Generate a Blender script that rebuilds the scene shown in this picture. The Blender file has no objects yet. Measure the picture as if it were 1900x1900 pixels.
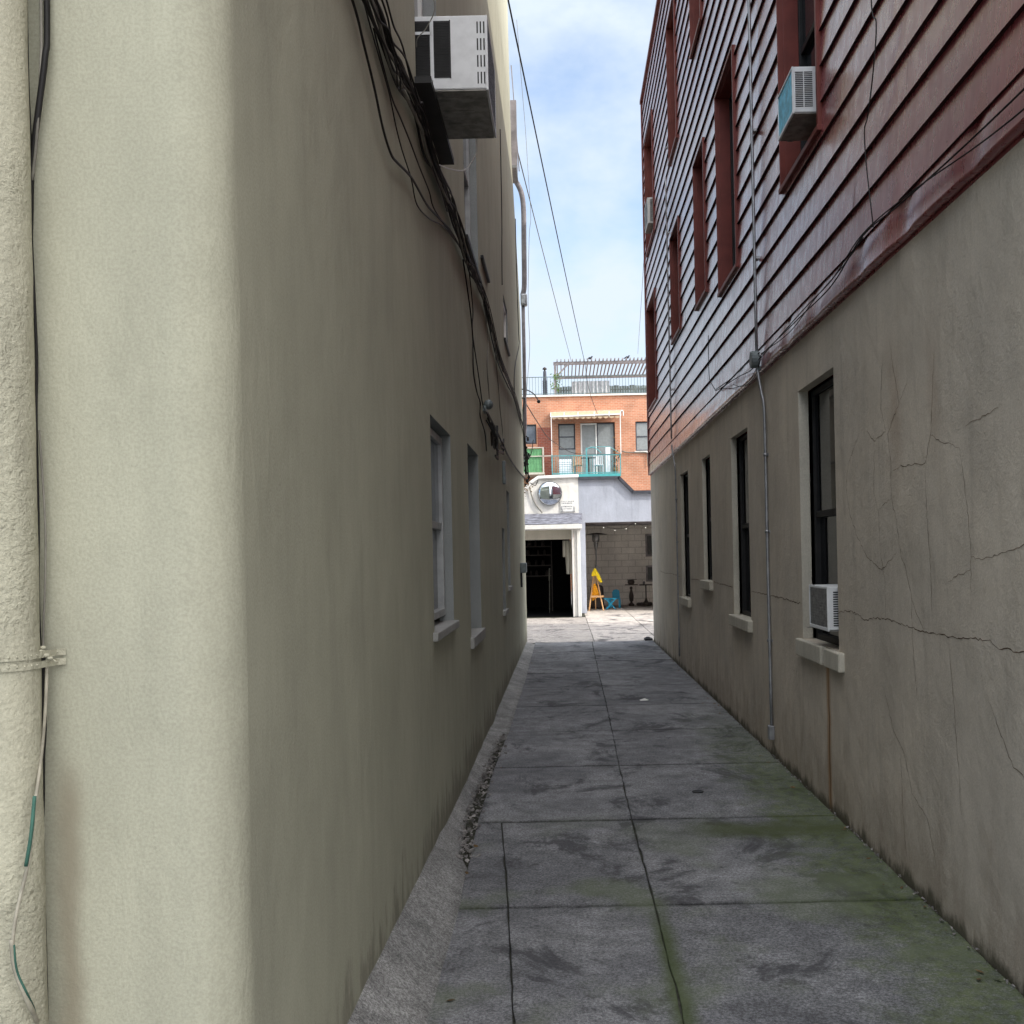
import bpy, math, random
from mathutils import Vector, Matrix
random.seed(7)
rad = math.radians
S = bpy.context.scene
C = S.collection

# ------------------------------------------------------------------ camera, sky, sun, exposure
cd = bpy.data.cameras.new("camera"); cam = bpy.data.objects.new("camera", cd); C.objects.link(cam)
cam.location = (0, 0, 1.6); cam.rotation_euler = (rad(90), rad(1.2), 0)
cd.sensor_width = 36; cd.lens = 36; cd.shift_x = -0.0505; cd.shift_y = 0.0421
cd.clip_start = 0.05; cd.clip_end = 2000
S.camera = cam
AZ, EL = rad(118), rad(41)            # azimuth from +Y towards +X, elevation
SKY_STRENGTH = 0.15; CLOUD = 0.57; SUN_STRENGTH = 1.95; EXPOSURE = 0.88; GLOW = 3.1
w = bpy.data.worlds.new("World"); S.world = w; w.use_nodes = True
nt = w.node_tree; nt.nodes.clear()
def wn(t, **k):
    n = nt.nodes.new(t)
    for a, b in k.items(): setattr(n, a, b)
    return n
out = wn('ShaderNodeOutputWorld'); mixs = wn('ShaderNodeMixShader')
b1 = wn('ShaderNodeBackground'); b2 = wn('ShaderNodeBackground')
sky = wn('ShaderNodeTexSky'); sky.sky_type = 'NISHITA'; sky.sun_disc = False
sky.sun_elevation = EL; sky.sun_rotation = AZ; sky.air_density = 1.0; sky.dust_density = 0.6; sky.ozone_density = 1.4
nt.links.new(sky.outputs[0], b1.inputs[0]); b1.inputs[1].default_value = SKY_STRENGTH
tc = wn('ShaderNodeTexCoord')
# thin cloud is brighter on the sun's side of the sky
dt = wn('ShaderNodeVectorMath', operation='DOT_PRODUCT'); nt.links.new(tc.outputs['Generated'], dt.inputs[0])
dt.inputs[1].default_value = (math.sin(AZ)*math.cos(EL), math.cos(AZ)*math.cos(EL), math.sin(EL))
gl = wn('ShaderNodeMapRange', interpolation_type='SMOOTHSTEP'); nt.links.new(dt.outputs['Value'], gl.inputs[0])
gl.inputs[1].default_value = 0.08; gl.inputs[2].default_value = 0.75; gl.inputs[3].default_value = CLOUD; gl.inputs[4].default_value = CLOUD*(1+GLOW)
nt.links.new(gl.outputs[0], b2.inputs[1])
gc = wn('ShaderNodeMapRange', interpolation_type='SMOOTHSTEP'); nt.links.new(dt.outputs['Value'], gc.inputs[0]); gc.inputs[1].default_value = 0.05; gc.inputs[2].default_value = 0.6
gm = wn('ShaderNodeMix', data_type='RGBA'); nt.links.new(gc.outputs[0], gm.inputs[0]); gm.inputs[6].default_value = (0.79, 0.90, 1.04, 1); gm.inputs[7].default_value = (1.0, 0.975, 0.955, 1)
nt.links.new(gm.outputs[2], b2.inputs[0])
mp = wn('ShaderNodeMapping'); mp.inputs['Scale'].default_value = (2.6, 2.6, 4.4)
mp.inputs['Location'].default_value = (0.35, 0.1, 0.62)
nz = wn('ShaderNodeTexNoise'); nz.inputs['Scale'].default_value = 1.25; nz.inputs['Detail'].default_value = 7; nz.inputs['Roughness'].default_value = 0.55
rp = wn('ShaderNodeValToRGB'); rp.color_ramp.elements[0].position = 0.37; rp.color_ramp.elements[1].position = 0.54
rp.color_ramp.elements[0].color = (0.22, 0.22, 0.22, 1); rp.color_ramp.elements[1].color = (1, 1, 1, 1)
nt.links.new(tc.outputs['Generated'], mp.inputs[0]); nt.links.new(mp.outputs[0], nz.inputs['Vector'])
nt.links.new(nz.outputs[0], rp.inputs[0]); nt.links.new(rp.outputs[0], mixs.inputs[0])
nt.links.new(b1.outputs[0], mixs.inputs[1]); nt.links.new(b2.outputs[0], mixs.inputs[2]); nt.links.new(mixs.outputs[0], out.inputs[0])
sd = bpy.data.lights.new("sun", 'SUN'); sd.energy = SUN_STRENGTH; sd.angle = rad(0.5); sd.color = (1, 0.94, 0.84)
sun = bpy.data.objects.new("sun", sd); C.objects.link(sun)
tow = Vector((math.sin(AZ)*math.cos(EL), math.cos(AZ)*math.cos(EL), math.sin(EL)))
sun.rotation_euler = tow.to_track_quat('Z', 'Y').to_euler(); sun.location = (20, -20, 30)
S.view_settings.view_transform = 'Standard'; S.view_settings.look = 'None'
S.view_settings.exposure = EXPOSURE; S.view_settings.gamma = 1; S.view_settings.use_curve_mapping = False
S.render.engine = 'CYCLES'; S.cycles.max_bounces = 8; S.cycles.diffuse_bounces = 5

# ------------------------------------------------------------------ material helpers
class NM:
    def __init__(s, name, rough=0.8, spec=0.3, metal=0.0):
        s.m = bpy.data.materials.new(name); s.m.use_nodes = True; s.t = s.m.node_tree
        s.b = s.t.nodes['Principled BSDF']
        s.b.inputs['Roughness'].default_value = rough; s.b.inputs['Metallic'].default_value = metal
        s.b.inputs['Specular IOR Level'].default_value = spec
        s._pos = None
    def n(s, t, **k):
        x = s.t.nodes.new(t)
        for a, b in k.items(): setattr(x, a, b)
        return x
    def l(s, a, b): s.t.links.new(a, b)
    def put(s, v, sock):
        if hasattr(v, 'is_linked') or hasattr(v, 'links'): s.l(v, sock)
        else: sock.default_value = (v if not (isinstance(v, tuple) and len(v) == 3 and len(sock.default_value) == 4) else v + (1,)) if isinstance(v, tuple) else v
    @property
    def pos(s):
        if s._pos is None: s._pos = s.n('ShaderNodeNewGeometry').outputs['Position']
        return s._pos
    def xyz(s):
        x = s.n('ShaderNodeSeparateXYZ'); s.l(s.pos, x.inputs[0]); return x.outputs
    def noise(s, scale, detail=4, rough=0.55, vec=(1, 1, 1), off=(0, 0, 0), dist=0):
        mp = s.n('ShaderNodeMapping'); mp.inputs['Scale'].default_value = vec; mp.inputs['Location'].default_value = off
        s.l(s.pos, mp.inputs[0]); x = s.n('ShaderNodeTexNoise')
        x.inputs['Scale'].default_value = scale; x.inputs['Detail'].default_value = detail
        x.inputs['Roughness'].default_value = rough; x.inputs['Distortion'].default_value = dist
        s.l(mp.outputs[0], x.inputs['Vector']); return x.outputs[0]
    def mr(s, v, a, b, c=0.0, d=1.0, smooth=True):
        x = s.n('ShaderNodeMapRange'); x.interpolation_type = 'SMOOTHSTEP' if smooth else 'LINEAR'
        s.put(v, x.inputs[0])
        for i, q in enumerate((a, b, c, d)): x.inputs[i+1].default_value = q
        return x.outputs[0]
    def math(s, op, a, b=0.0, c=None):
        x = s.n('ShaderNodeMath'); x.operation = op; s.put(a, x.inputs[0]); s.put(b, x.inputs[1])
        if c is not None: s.put(c, x.inputs[2])
        return x.outputs[0]
    def mix(s, f, a, b, mode='MIX'):
        x = s.n('ShaderNodeMix'); x.data_type = 'RGBA'; x.blend_type = mode
        s.put(f, x.inputs[0]); s.put(a, x.inputs[6]); s.put(b, x.inputs[7]); return x.outputs[2]
    def mul(s, *a):
        r = a[0]
        for q in a[1:]: r = s.math('MULTIPLY', r, q)
        return r
    def scale_col(s, col, f):   # col * f
        x = s.n('ShaderNodeMix'); x.data_type = 'RGBA'; x.blend_type = 'MULTIPLY'; x.inputs[0].default_value = 1
        s.put(col, x.inputs[6]); cc = s.n('ShaderNodeCombineColor')
        for i in range(3): s.put(f, cc.inputs[i])
        s.l(cc.outputs[0], x.inputs[7]); return x.outputs[2]
    def color(s, c): s.put(c, s.b.inputs['Base Color'])
    def bump(s, h, strength, dist=0.01, prev=None):
        x = s.n('ShaderNodeBump'); x.inputs['Strength'].default_value = strength; x.inputs['Distance'].default_value = dist
        s.put(h, x.inputs['Height'])
        if prev is not None: s.l(prev, x.inputs['Normal'])
        s.l(x.outputs[0], s.b.inputs['Normal']); return x.outputs[0]

def simple(name, col, rough=0.6, spec=0.3, metal=0.0, var=0.18, scale=9, bump=0.0, bscale=60):
    m = NM(name, rough, spec, metal)
    f = m.noise(scale, 5, 0.6)
    m.color(m.scale_col(col, m.mr(f, 0.3, 0.7, 1-var, 1+var)))
    if bump: m.bump(m.noise(bscale, 3), bump, 0.004)
    return m.m

def near(m, v, c, half):     # 1 at v == c falling to 0 at distance half
    return m.mr(m.math('ABSOLUTE', m.math('SUBTRACT', v, c)), 0.0, half, 1.0, 0.0)

def stucco(name, a, b, fine=1.0, kind=''):
    m = NM(name, 0.88, 0.15)
    x, y, z = m.xyz()
    big = m.noise(0.8, 5, 0.6); c = m.mix(m.mr(big, 0.35, 0.65), a, b)
    mid = m.noise(3.2, 6, 0.7, (1, 1, 0.45)); c = m.scale_col(c, m.mr(mid, 0.25, 0.75, 0.90, 1.08))
    st = m.noise(5, 6, 0.65, (2.2, 2.2, 0.22), (3, 1, 0)); c = m.scale_col(c, m.mr(st, 0.5, 0.72, 1.0, 0.95 if kind == 'left' else 0.88))
    sp = m.noise(150, 2, 0.6); c = m.scale_col(c, m.mr(sp, 0.28, 0.7, 0.90, 1.06))
    pit = m.noise(34, 3, 0.75, off=(9, 2, 4)); c = m.scale_col(c, m.mr(pit, 0.66, 0.78, 1.0, 0.82))
    if kind == 'left':
        g = m.noise(9, 6, 0.7, (1, 1, 0.35))
        base = m.math('ADD', m.mr(z, 0.02, 0.55, 0.55, 0.0, False), m.math('SUBTRACT', g, 0.5))
        c = m.mix(m.mul(m.mr(base, 0.24, 0.5), 0.6, m.mr(y, 2.6, 3.3)), c, (0.13, 0.118, 0.092))
        # brown run-off stain on the street face
        e = m.math('ADD', x, m.math('MULTIPLY', m.math('SUBTRACT', m.noise(5, 4), 0.5), 0.05))
        f = m.mul(near(m, e, -1.045, 0.045), m.mr(z, 1.23, 1.1), m.mr(y, 2.3, 2.2))
        c = m.mix(m.math('MULTIPLY', f, 0.85), c, (0.26, 0.235, 0.175))
        # dark drips under sills and the wire runs
        dr = m.noise(7, 5, 0.7, (1, 3.0, 0.12), (0, 4, 2))
        f = m.mul(m.mr(dr, 0.56, 0.70), m.mr(z, 3.9, 3.2), m.mr(z, 1.4, 2.4), m.mr(y, 7.5, 9))
        c = m.mix(m.math('MULTIPLY', f, 0.5), c, (0.10, 0.095, 0.085))
    if kind == 'right':
        # rust run under the near sill
        wob = m.math('MULTIPLY', m.math('SUBTRACT', m.noise(3.5, 3, vec=(1, 0.01, 1)), 0.5), 0.05)
        e = m.math('ADD', y, wob)
        f = m.mul(near(m, e, 6.30, 0.075), m.mr(z, 1.02, 0.9), m.mr(m.noise(18, 4, vec=(1, 1, 0.2)), 0.25, 0.6, 0.55, 1))
        c = m.mix(m.math('MULTIPLY', f, 0.85), c, (0.30, 0.15, 0.045))
        f = m.mul(near(m, e, 6.29, 0.014), m.mr(z, 0.95, 0.6))
        c = m.mix(m.math('MULTIPLY', f, 0.85), c, (0.03, 0.018, 0.01))
        f = m.mul(near(m, m.math('ADD', y, m.math('MULTIPLY', m.math('SUBTRACT', m.noise(4, 4), 0.5), 0.3)), 4.95, 0.16), near(m, z, 2.25, 0.5))
        c = m.mix(m.math('MULTIPLY', f, 0.28), c, (0.22, 0.12, 0.06))
        f = m.mul(near(m, m.math('ADD', y, m.math('MULTIPLY', m.math('SUBTRACT', m.noise(4, 4), 0.5), 0.3)), 4.42, 0.12), near(m, z, 2.3, 0.4))
        c = m.mix(m.math('MULTIPLY', f, 0.22), c, (0.2, 0.1, 0.05))
        g = m.noise(6, 6, 0.7, (1, 1, 0.5))
        f = m.mul(m.mr(m.math('ADD', m.mr(z, 0.0, 0.7, 0.5, 0.0, False), m.math('SUBTRACT', g, 0.5)), 0.12, 0.55), 0.4)
        c = m.mix(f, c, (0.20, 0.145, 0.105))
        f = m.mul(m.mr(m.math('ADD', m.mr(z, 0.0, 0.14, 0.5, 0.0, False), m.math('SUBTRACT', g, 0.5)), 0.2, 0.5), 0.8)
        c = m.mix(f, c, (0.05, 0.05, 0.03))
    m.color(c)
    bp = m.bump(m.noise(2.2, 3, 0.5), 0.2 if kind == 'left' else 0.4, 0.05)
    patch = m.mr(m.noise(1.6, 4, 0.6, (1, 1, 0.7), (7, 1, 3)), 0.36, 0.64, 0.25, 1.5)
    h = m.math('MULTIPLY', m.noise(22, 6, 0.7), patch)
    bp = m.bump(h, 0.34 * fine, 0.012, bp)
    tr = m.math('MULTIPLY', m.noise(6, 5, 0.6, (2.2, 2.2, 0.9), (1, 8, 2), 1.2), m.mr(m.noise(1.1, 3, off=(5, 5, 5)), 0.4, 0.6, 0.2, 1.0))
    bp = m.bump(tr, 0.22, 0.02, bp)
    m.bump(m.math('MULTIPLY', m.noise(110, 3, 0.6), m.mr(patch, 0.2, 1.5, 0.5, 1.1)), 0.40 * fine, 0.004, bp)
    return m.m

M = {}
M['left'] = stucco('greige_stucco', (0.41, 0.405, 0.315), (0.385, 0.38, 0.298), 0.55, 'left')
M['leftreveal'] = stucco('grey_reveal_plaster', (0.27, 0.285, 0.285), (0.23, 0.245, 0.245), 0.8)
M['leftsill'] = stucco('worn_sill_plaster', (0.36, 0.36, 0.35), (0.31, 0.31, 0.30), 1.0)
M['greyframe'] = simple('greyed_window_paint', (0.34, 0.35, 0.355), 0.5, 0.3, var=0.15)
M['rough'] = stucco('rough_greige_plaster', (0.46, 0.445, 0.345), (0.40, 0.385, 0.30), 3.2)
M['right'] = stucco('taupe_stucco', (0.555, 0.497, 0.415), (0.49, 0.445, 0.38), 1.2, 'right')
M['reveal'] = stucco('pale_plaster', (0.50, 0.475, 0.41), (0.44, 0.42, 0.36), 1.0)
M['white_wall'] = stucco('white_plaster', (0.80, 0.79, 0.75), (0.74, 0.73, 0.69), 0.5)
M['blue_wall'] = stucco('blue_grey_plaster', (0.40, 0.43, 0.50), (0.38, 0.41, 0.48), 0.5)

def concrete(name, lo, hi, moss=True, tone=True, pave=True):
    m = NM(name, 0.82, 0.3)
    x, y, z = m.xyz()
    c = m.mix(m.mr(m.noise(1.1, 6, 0.65), 0.32, 0.68), lo, hi)
    c = m.scale_col(c, m.mr(m.noise(5.5, 6, 0.75), 0.28, 0.72, 0.68, 1.28))
    c = m.scale_col(c, m.mr(m.noise(75, 3, 0.8), 0.36, 0.64, 0.60, 1.38))
    c = m.scale_col(c, m.mr(m.noise(260, 1, 0.5), 0.3, 0.7, 0.72, 1.25))
    if pave:
        c = m.scale_col(c, m.mr(m.noise(11, 6, 0.75, (0.35, 1.6, 1), (2, 0, 0)), 0.52, 0.72, 1.0, 0.72))
        bl = m.noise(1.7, 6, 0.75, (1.1, 0.8, 1), (5.3, 2.2, 0), 0.6)
        c = m.mix(m.math('MULTIPLY', m.mr(bl, 0.52, 0.63), 0.78), c, (0.04, 0.04, 0.046))
        c = m.mix(m.math('MULTIPLY', m.mr(m.noise(4.2, 7, 0.8, off=(0, 3, 0), dist=0.8), 0.60, 0.68), 0.6), c, (0.03, 0.03, 0.034))
    if tone:
        a = m.n('ShaderNodeAttribute'); a.attribute_name = 'tone'
        c = m.scale_col(c, a.outputs['Fac'])
    if moss:
        n1 = m.math('SUBTRACT', m.noise(3.0, 6, 0.7, off=(1, 7, 0)), 0.5)
        e = m.math('ADD', m.mr(x, 0.65, 1.58, 0.0, 1.0, False), m.math('MULTIPLY', n1, 1.3))
        f = m.mul(m.mr(e, 0.40, 0.85), m.mr(y, 11.5, 6.5), m.mr(y, 1.0, 3.0, 0.6, 1.0), m.mr(m.noise(28, 4, 0.7), 0.3, 0.6, 0.55, 1))
        c = m.mix(m.math('MULTIPLY', f, 0.72), c, m.mix(m.mr(m.noise(14, 4), 0.35, 0.65), (0.040, 0.062, 0.012), (0.095, 0.125, 0.035)))
        # moss just beyond the wide joint, and along the middle joint
        e = m.math('SUBTRACT', m.math('ABSOLUTE', m.math('SUBTRACT', y, 5.9)), m.math('MULTIPLY', n1, 0.5))
        f = m.mul(m.mr(e, 0.0, 0.28, 1, 0), m.mr(x, 0.45, 0.9))
        c = m.mix(m.math('MULTIPLY', f, 0.8), c, (0.055, 0.07, 0.022))
        e = m.math('SUBTRACT', m.math('ABSOLUTE', m.math('SUBTRACT', x, 0.385)), m.math('MULTIPLY', n1, 0.10))
        f = m.mul(m.mr(e, 0.005, 0.075, 1, 0), m.mr(y, 5.0, 4.2))
        c = m.mix(m.math('MULTIPLY', f, 0.85), c, (0.055, 0.075, 0.025))
        f = m.mul(m.mr(m.math('ADD', m.noise(1.6, 5, off=(3, 3, 0)), 0.0), 0.5, 0.66), m.mr(y, 7, 4.8), 0.55)
        c = m.mix(f, c, (0.12, 0.145, 0.085))
    m.color(c)
    bp = m.bump(m.noise(4, 3), 0.25, 0.02)
    m.bump(m.noise(120, 4, 0.7), 0.5, 0.004, bp)
    return m.m
M['slab'] = concrete('paving_concrete', (0.135, 0.138, 0.150), (0.232, 0.236, 0.248))
M['court'] = concrete('courtyard_concrete', (0.42, 0.385, 0.36), (0.52, 0.475, 0.43), moss=False)
M['wedge'] = concrete('curb_concrete', (0.21, 0.21, 0.208), (0.275, 0.273, 0.268), moss=False, tone=False, pave=False)
M['soil'] = simple('joint_dirt', (0.055, 0.056, 0.045), 0.95, 0.1, var=0.4, scale=25, bump=0.5)
M['ground'] = concrete('street_concrete', (0.17, 0.17, 0.17), (0.23, 0.225, 0.22), moss=False, tone=False)

def siding_mat():
    m = NM('red_siding_paint', 0.3, 0.8); m.b.inputs['Coat Weight'].default_value = 0.55; m.b.inputs['Coat Roughness'].default_value = 0.22
    x, y, z = m.xyz()
    c = m.mix(m.mr(m.noise(0.9, 5, 0.6), 0.35, 0.65), (0.20, 0.040, 0.045), (0.26, 0.062, 0.064))
    c = m.scale_col(c, m.mr(m.noise(9, 6, 0.7, (1, 5, 0.35)), 0.3, 0.7, 0.85, 1.12))
    fade = m.noise(2.2, 5, 0.7, (1, 1, 0.7), (2, 2, 5))
    c = m.mix(m.mul(m.mr(fade, 0.5, 0.75), 0.2), c, (0.30, 0.13, 0.14))
    m.color(c)
    m.put(m.mr(m.noise(12, 4, 0.6, (1, 1, 0.5)), 0.3, 0.7, 0.22, 0.36), m.b.inputs['Roughness'])
    bp = m.bump(m.noise(1.3, 3, 0.5, (1, 1, 2)), 0.22, 0.02)
    m.bump(m.noise(26, 5, 0.65, (1, 4, 0.6)), 0.10, 0.003, bp)
    return m.m
M['siding'] = siding_mat()
M['underlap'] = simple('shaded_lap_underside', (0.045, 0.02, 0.022), 0.95, 0.05)  # shade under each lap put into the colour, for dark lap lines
M['redtrim'] = simple('red_trim_paint', (0.15, 0.032, 0.025), 0.5, 0.35, var=0.15, scale=6)
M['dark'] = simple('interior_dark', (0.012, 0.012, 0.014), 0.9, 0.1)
def glassy(name, col, rough=0.05):
    m = NM(name, rough, 0.5); m.color(m.scale_col(col, m.mr(m.noise(2.5, 3), 0.3, 0.7, 0.8, 1.2)))
    m.bump(m.noise(1.5, 2), 0.05, 0.02); return m.m
M['glass'] = glassy('window_glass_dark', (0.010, 0.011, 0.013))
M['glassblue'] = glassy('window_glass_pale', (0.10, 0.12, 0.15))
M['curtain'] = simple('curtain_glass', (0.22, 0.24, 0.245), 0.25, 0.5, var=0.1)
M['white'] = simple('white_paint', (0.74, 0.74, 0.72), 0.5, 0.3, var=0.06)
M['acw'] = simple('off_white_steel', (0.66, 0.68, 0.70), 0.42, 0.4, var=0.07, scale=14)
M['acunder'] = simple('grey_galvanised_pan', (0.21, 0.205, 0.19), 0.5, 0.4, metal=0.2, var=0.35, scale=16)
M['black'] = simple('black_plastic', (0.014, 0.014, 0.015), 0.55, 0.3, var=0.3)
M['blackc'] = simple('black_cable', (0.016, 0.015, 0.015), 0.6, 0.25, var=0.3, scale=3)
M['greyc'] = simple('weathered_grey_cable', (0.20, 0.19, 0.165), 0.7, 0.2, var=0.25)
M['paintc'] = simple('painted_over_cable', (0.36, 0.335, 0.27), 0.8, 0.2, var=0.3, scale=20)
M['tealc'] = simple('green_cable', (0.035, 0.10, 0.075), 0.6, 0.3, var=0.4)
M['crack'] = simple('crack_dark', (0.12, 0.088, 0.066), 0.95, 0.05, var=0.5, scale=20)
M['crack2'] = simple('crack_stain', (0.19, 0.155, 0.12), 0.95, 0.05, var=0.3, scale=20)
M['conduit'] = simple('galvanised_conduit', (0.30, 0.31, 0.33), 0.38, 0.5, metal=0.65, var=0.2, scale=12)
M['downpipe'] = simple('dull_grey_downpipe', (0.17, 0.155, 0.165), 0.55, 0.3, var=0.25, scale=6)
M['boxgrey'] = simple('grey_box_enamel', (0.16, 0.19, 0.20), 0.5, 0.4, metal=0.2, var=0.25)
M['fin'] = simple('bent_aluminium_fins', (0.26, 0.27, 0.28), 0.42, 0.5, metal=0.55, var=0.45, scale=30, bump=0.6, bscale=90)
M['bluefilm'] = simple('blue_film', (0.10, 0.45, 0.62), 0.45, 0.4, var=0.3, scale=18, bump=0.5)
M['teal'] = simple('teal_paint', (0.06, 0.30, 0.31), 0.5, 0.3, var=0.1)
M['tealrail'] = simple('faded_teal_metal', (0.09, 0.30, 0.32), 0.5, 0.3, var=0.2)
M['green'] = simple('green_panel_paint', (0.11, 0.28, 0.13), 0.6, 0.3, var=0.2)
M['darkcoping'] = simple('dark_grey_coping', (0.055, 0.06, 0.075), 0.6, 0.3)
M['wood'] = simple('pale_pine', (0.62, 0.38, 0.19), 0.6, 0.25, var=0.15)
M['greywood'] = simple('weathered_grey_timber', (0.25, 0.23, 0.235), 0.8, 0.2, var=0.25, scale=5)
M['roofrail'] = simple('grey_green_metal', (0.10, 0.14, 0.145), 0.6, 0.2)
M['pale_curtain'] = simple('pale_grey_curtain', (0.42, 0.44, 0.46), 0.9, 0.1, var=0.2)
M['fencewood'] = simple('bleached_fence_boards', (0.15, 0.19, 0.185), 0.8, 0.2, var=0.35, scale=4)
M['whitefab'] = simple('white_cloth', (0.72, 0.74, 0.78), 0.9, 0.1, var=0.1)
M['yellow'] = simple('yellow_cloth', (0.80, 0.60, 0.03), 0.85, 0.1, var=0.12, scale=14)
M['orange'] = simple('orange_patterned_cloth', (0.62, 0.27, 0.02), 0.85, 0.1, var=0.45, scale=30)
M['blue'] = simple('bright_blue_paint', (0.03, 0.42, 0.68), 0.45, 0.35, var=0.06)
M['bluechair'] = simple('deep_blue_plastic', (0.02, 0.26, 0.42), 0.5, 0.35, var=0.1)
M['steel'] = simple('dull_steel', (0.20, 0.20, 0.20), 0.4, 0.5, metal=0.7, var=0.2)
M['bronze'] = simple('dark_bronze_steel', (0.055, 0.045, 0.042), 0.5, 0.4, metal=0.4, var=0.25)
M['bulb'] = None
m = NM('lit_bulb', 0.4); m.b.inputs['Emission Color'].default_value = (1, 0.95, 0.85, 1); m.b.inputs['Emission Strength'].default_value = 0.7; m.color((0.8, 0.8, 0.78)); M['bulb'] = m.m
m = NM('mirror_glass', 0.03, 0.5, 1.0); m.color(m.scale_col((0.62, 0.68, 0.74), m.mr(m.noise(6, 5), 0.3, 0.7, 0.8, 1.1))); M['mirror'] = m.m
M['leaf'] = simple('leaf_green', (0.10, 0.17, 0.035), 0.7, 0.2, var=0.4, scale=14)
M['leafdry'] = simple('dry_brown_leaves', (0.13, 0.085, 0.04), 0.8, 0.2, var=0.5, scale=14)
M['stone'] = simple('broken_concrete', (0.21, 0.20, 0.195), 0.9, 0.15, var=0.5, scale=18, bump=0.8)
M['tan'] = simple('tan_fabric', (0.45, 0.33, 0.22), 0.8, 0.2, var=0.2)
M['signtext'] = simple('grey_lettering', (0.16, 0.17, 0.19), 0.7, 0.2)
M['pigeon'] = simple('pigeon_feathers', (0.045, 0.048, 0.06), 0.7, 0.2, var=0.4, scale=40)
M['pinkfloor'] = concrete('pinkish_apron', (0.33, 0.30, 0.285), (0.40, 0.365, 0.345), moss=False)

def brickmat(name, c1, c2, mortar, bw, bh, ms=0.06, swap=True):
    m = NM(name, 0.85, 0.15)
    x, y, z = m.xyz(); cb = m.n('ShaderNodeCombineXYZ')
    m.l(m.math('ADD', x, y), cb.inputs[0]); m.l(z, cb.inputs[1])
    b = m.n('ShaderNodeTexBrick'); m.l(cb.outputs[0], b.inputs['Vector'])
    b.inputs['Color1'].default_value = c1 + (1,); b.inputs['Color2'].default_value = c2 + (1,); b.inputs['Mortar'].default_value = mortar + (1,)
    b.inputs['Scale'].default_value = 1; b.inputs['Brick Width'].default_value = bw; b.inputs['Row Height'].default_value = bh
    b.inputs['Mortar Size'].default_value = ms*bh*2.2; b.inputs['Mortar Smooth'].default_value = 0.1
    c = m.scale_col(b.outputs['Color'], m.mr(m.noise(1.2, 6, 0.65), 0.3, 0.7, 0.82, 1.12))
    c = m.scale_col(c, m.mr(m.noise(30, 3, 0.7), 0.3, 0.7, 0.9, 1.08))
    m.color(c); m.bump(b.outputs['Fac'], 0.35, 0.006); m.t.nodes[-1].invert = True
    return m.m
M['brick'] = brickmat('orange_brick', (0.50, 0.225, 0.135), (0.43, 0.18, 0.105), (0.47, 0.32, 0.235), 0.22, 0.075)
M['brickshade'] = brickmat('shadowed_orange_brick', (0.30, 0.085, 0.055), (0.22, 0.07, 0.05), (0.26, 0.15, 0.12), 0.22, 0.075)  # darker copy of the orange brick, for a painted shadow
M['cmu'] = brickmat('painted_block', (0.80, 0.765, 0.71), (0.77, 0.735, 0.68), (0.60, 0.57, 0.52), 0.42, 0.20, 0.03)
M['shingle'] = simple('grey_shingle', (0.17, 0.175, 0.205), 0.9, 0.1, var=0.4, scale=7, bump=0.6)

# ------------------------------------------------------------------ mesh helpers
def catmull(pts, n=6):
    P = [Vector(p) for p in pts]
    if len(P) < 3: return P
    Q = [P[0]*2-P[1]] + P + [P[-1]*2-P[-2]]; o = []
    for i in range(1, len(Q)-2):
        for k in range(n):
            t = k/n; a, b, c, d = Q[i-1], Q[i], Q[i+1], Q[i+2]
            o.append(0.5*((2*b)+(c-a)*t+(2*a-5*b+4*c-d)*t*t+(3*b-a-3*c+d)*t**3))
    o.append(P[-1]); return o

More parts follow.
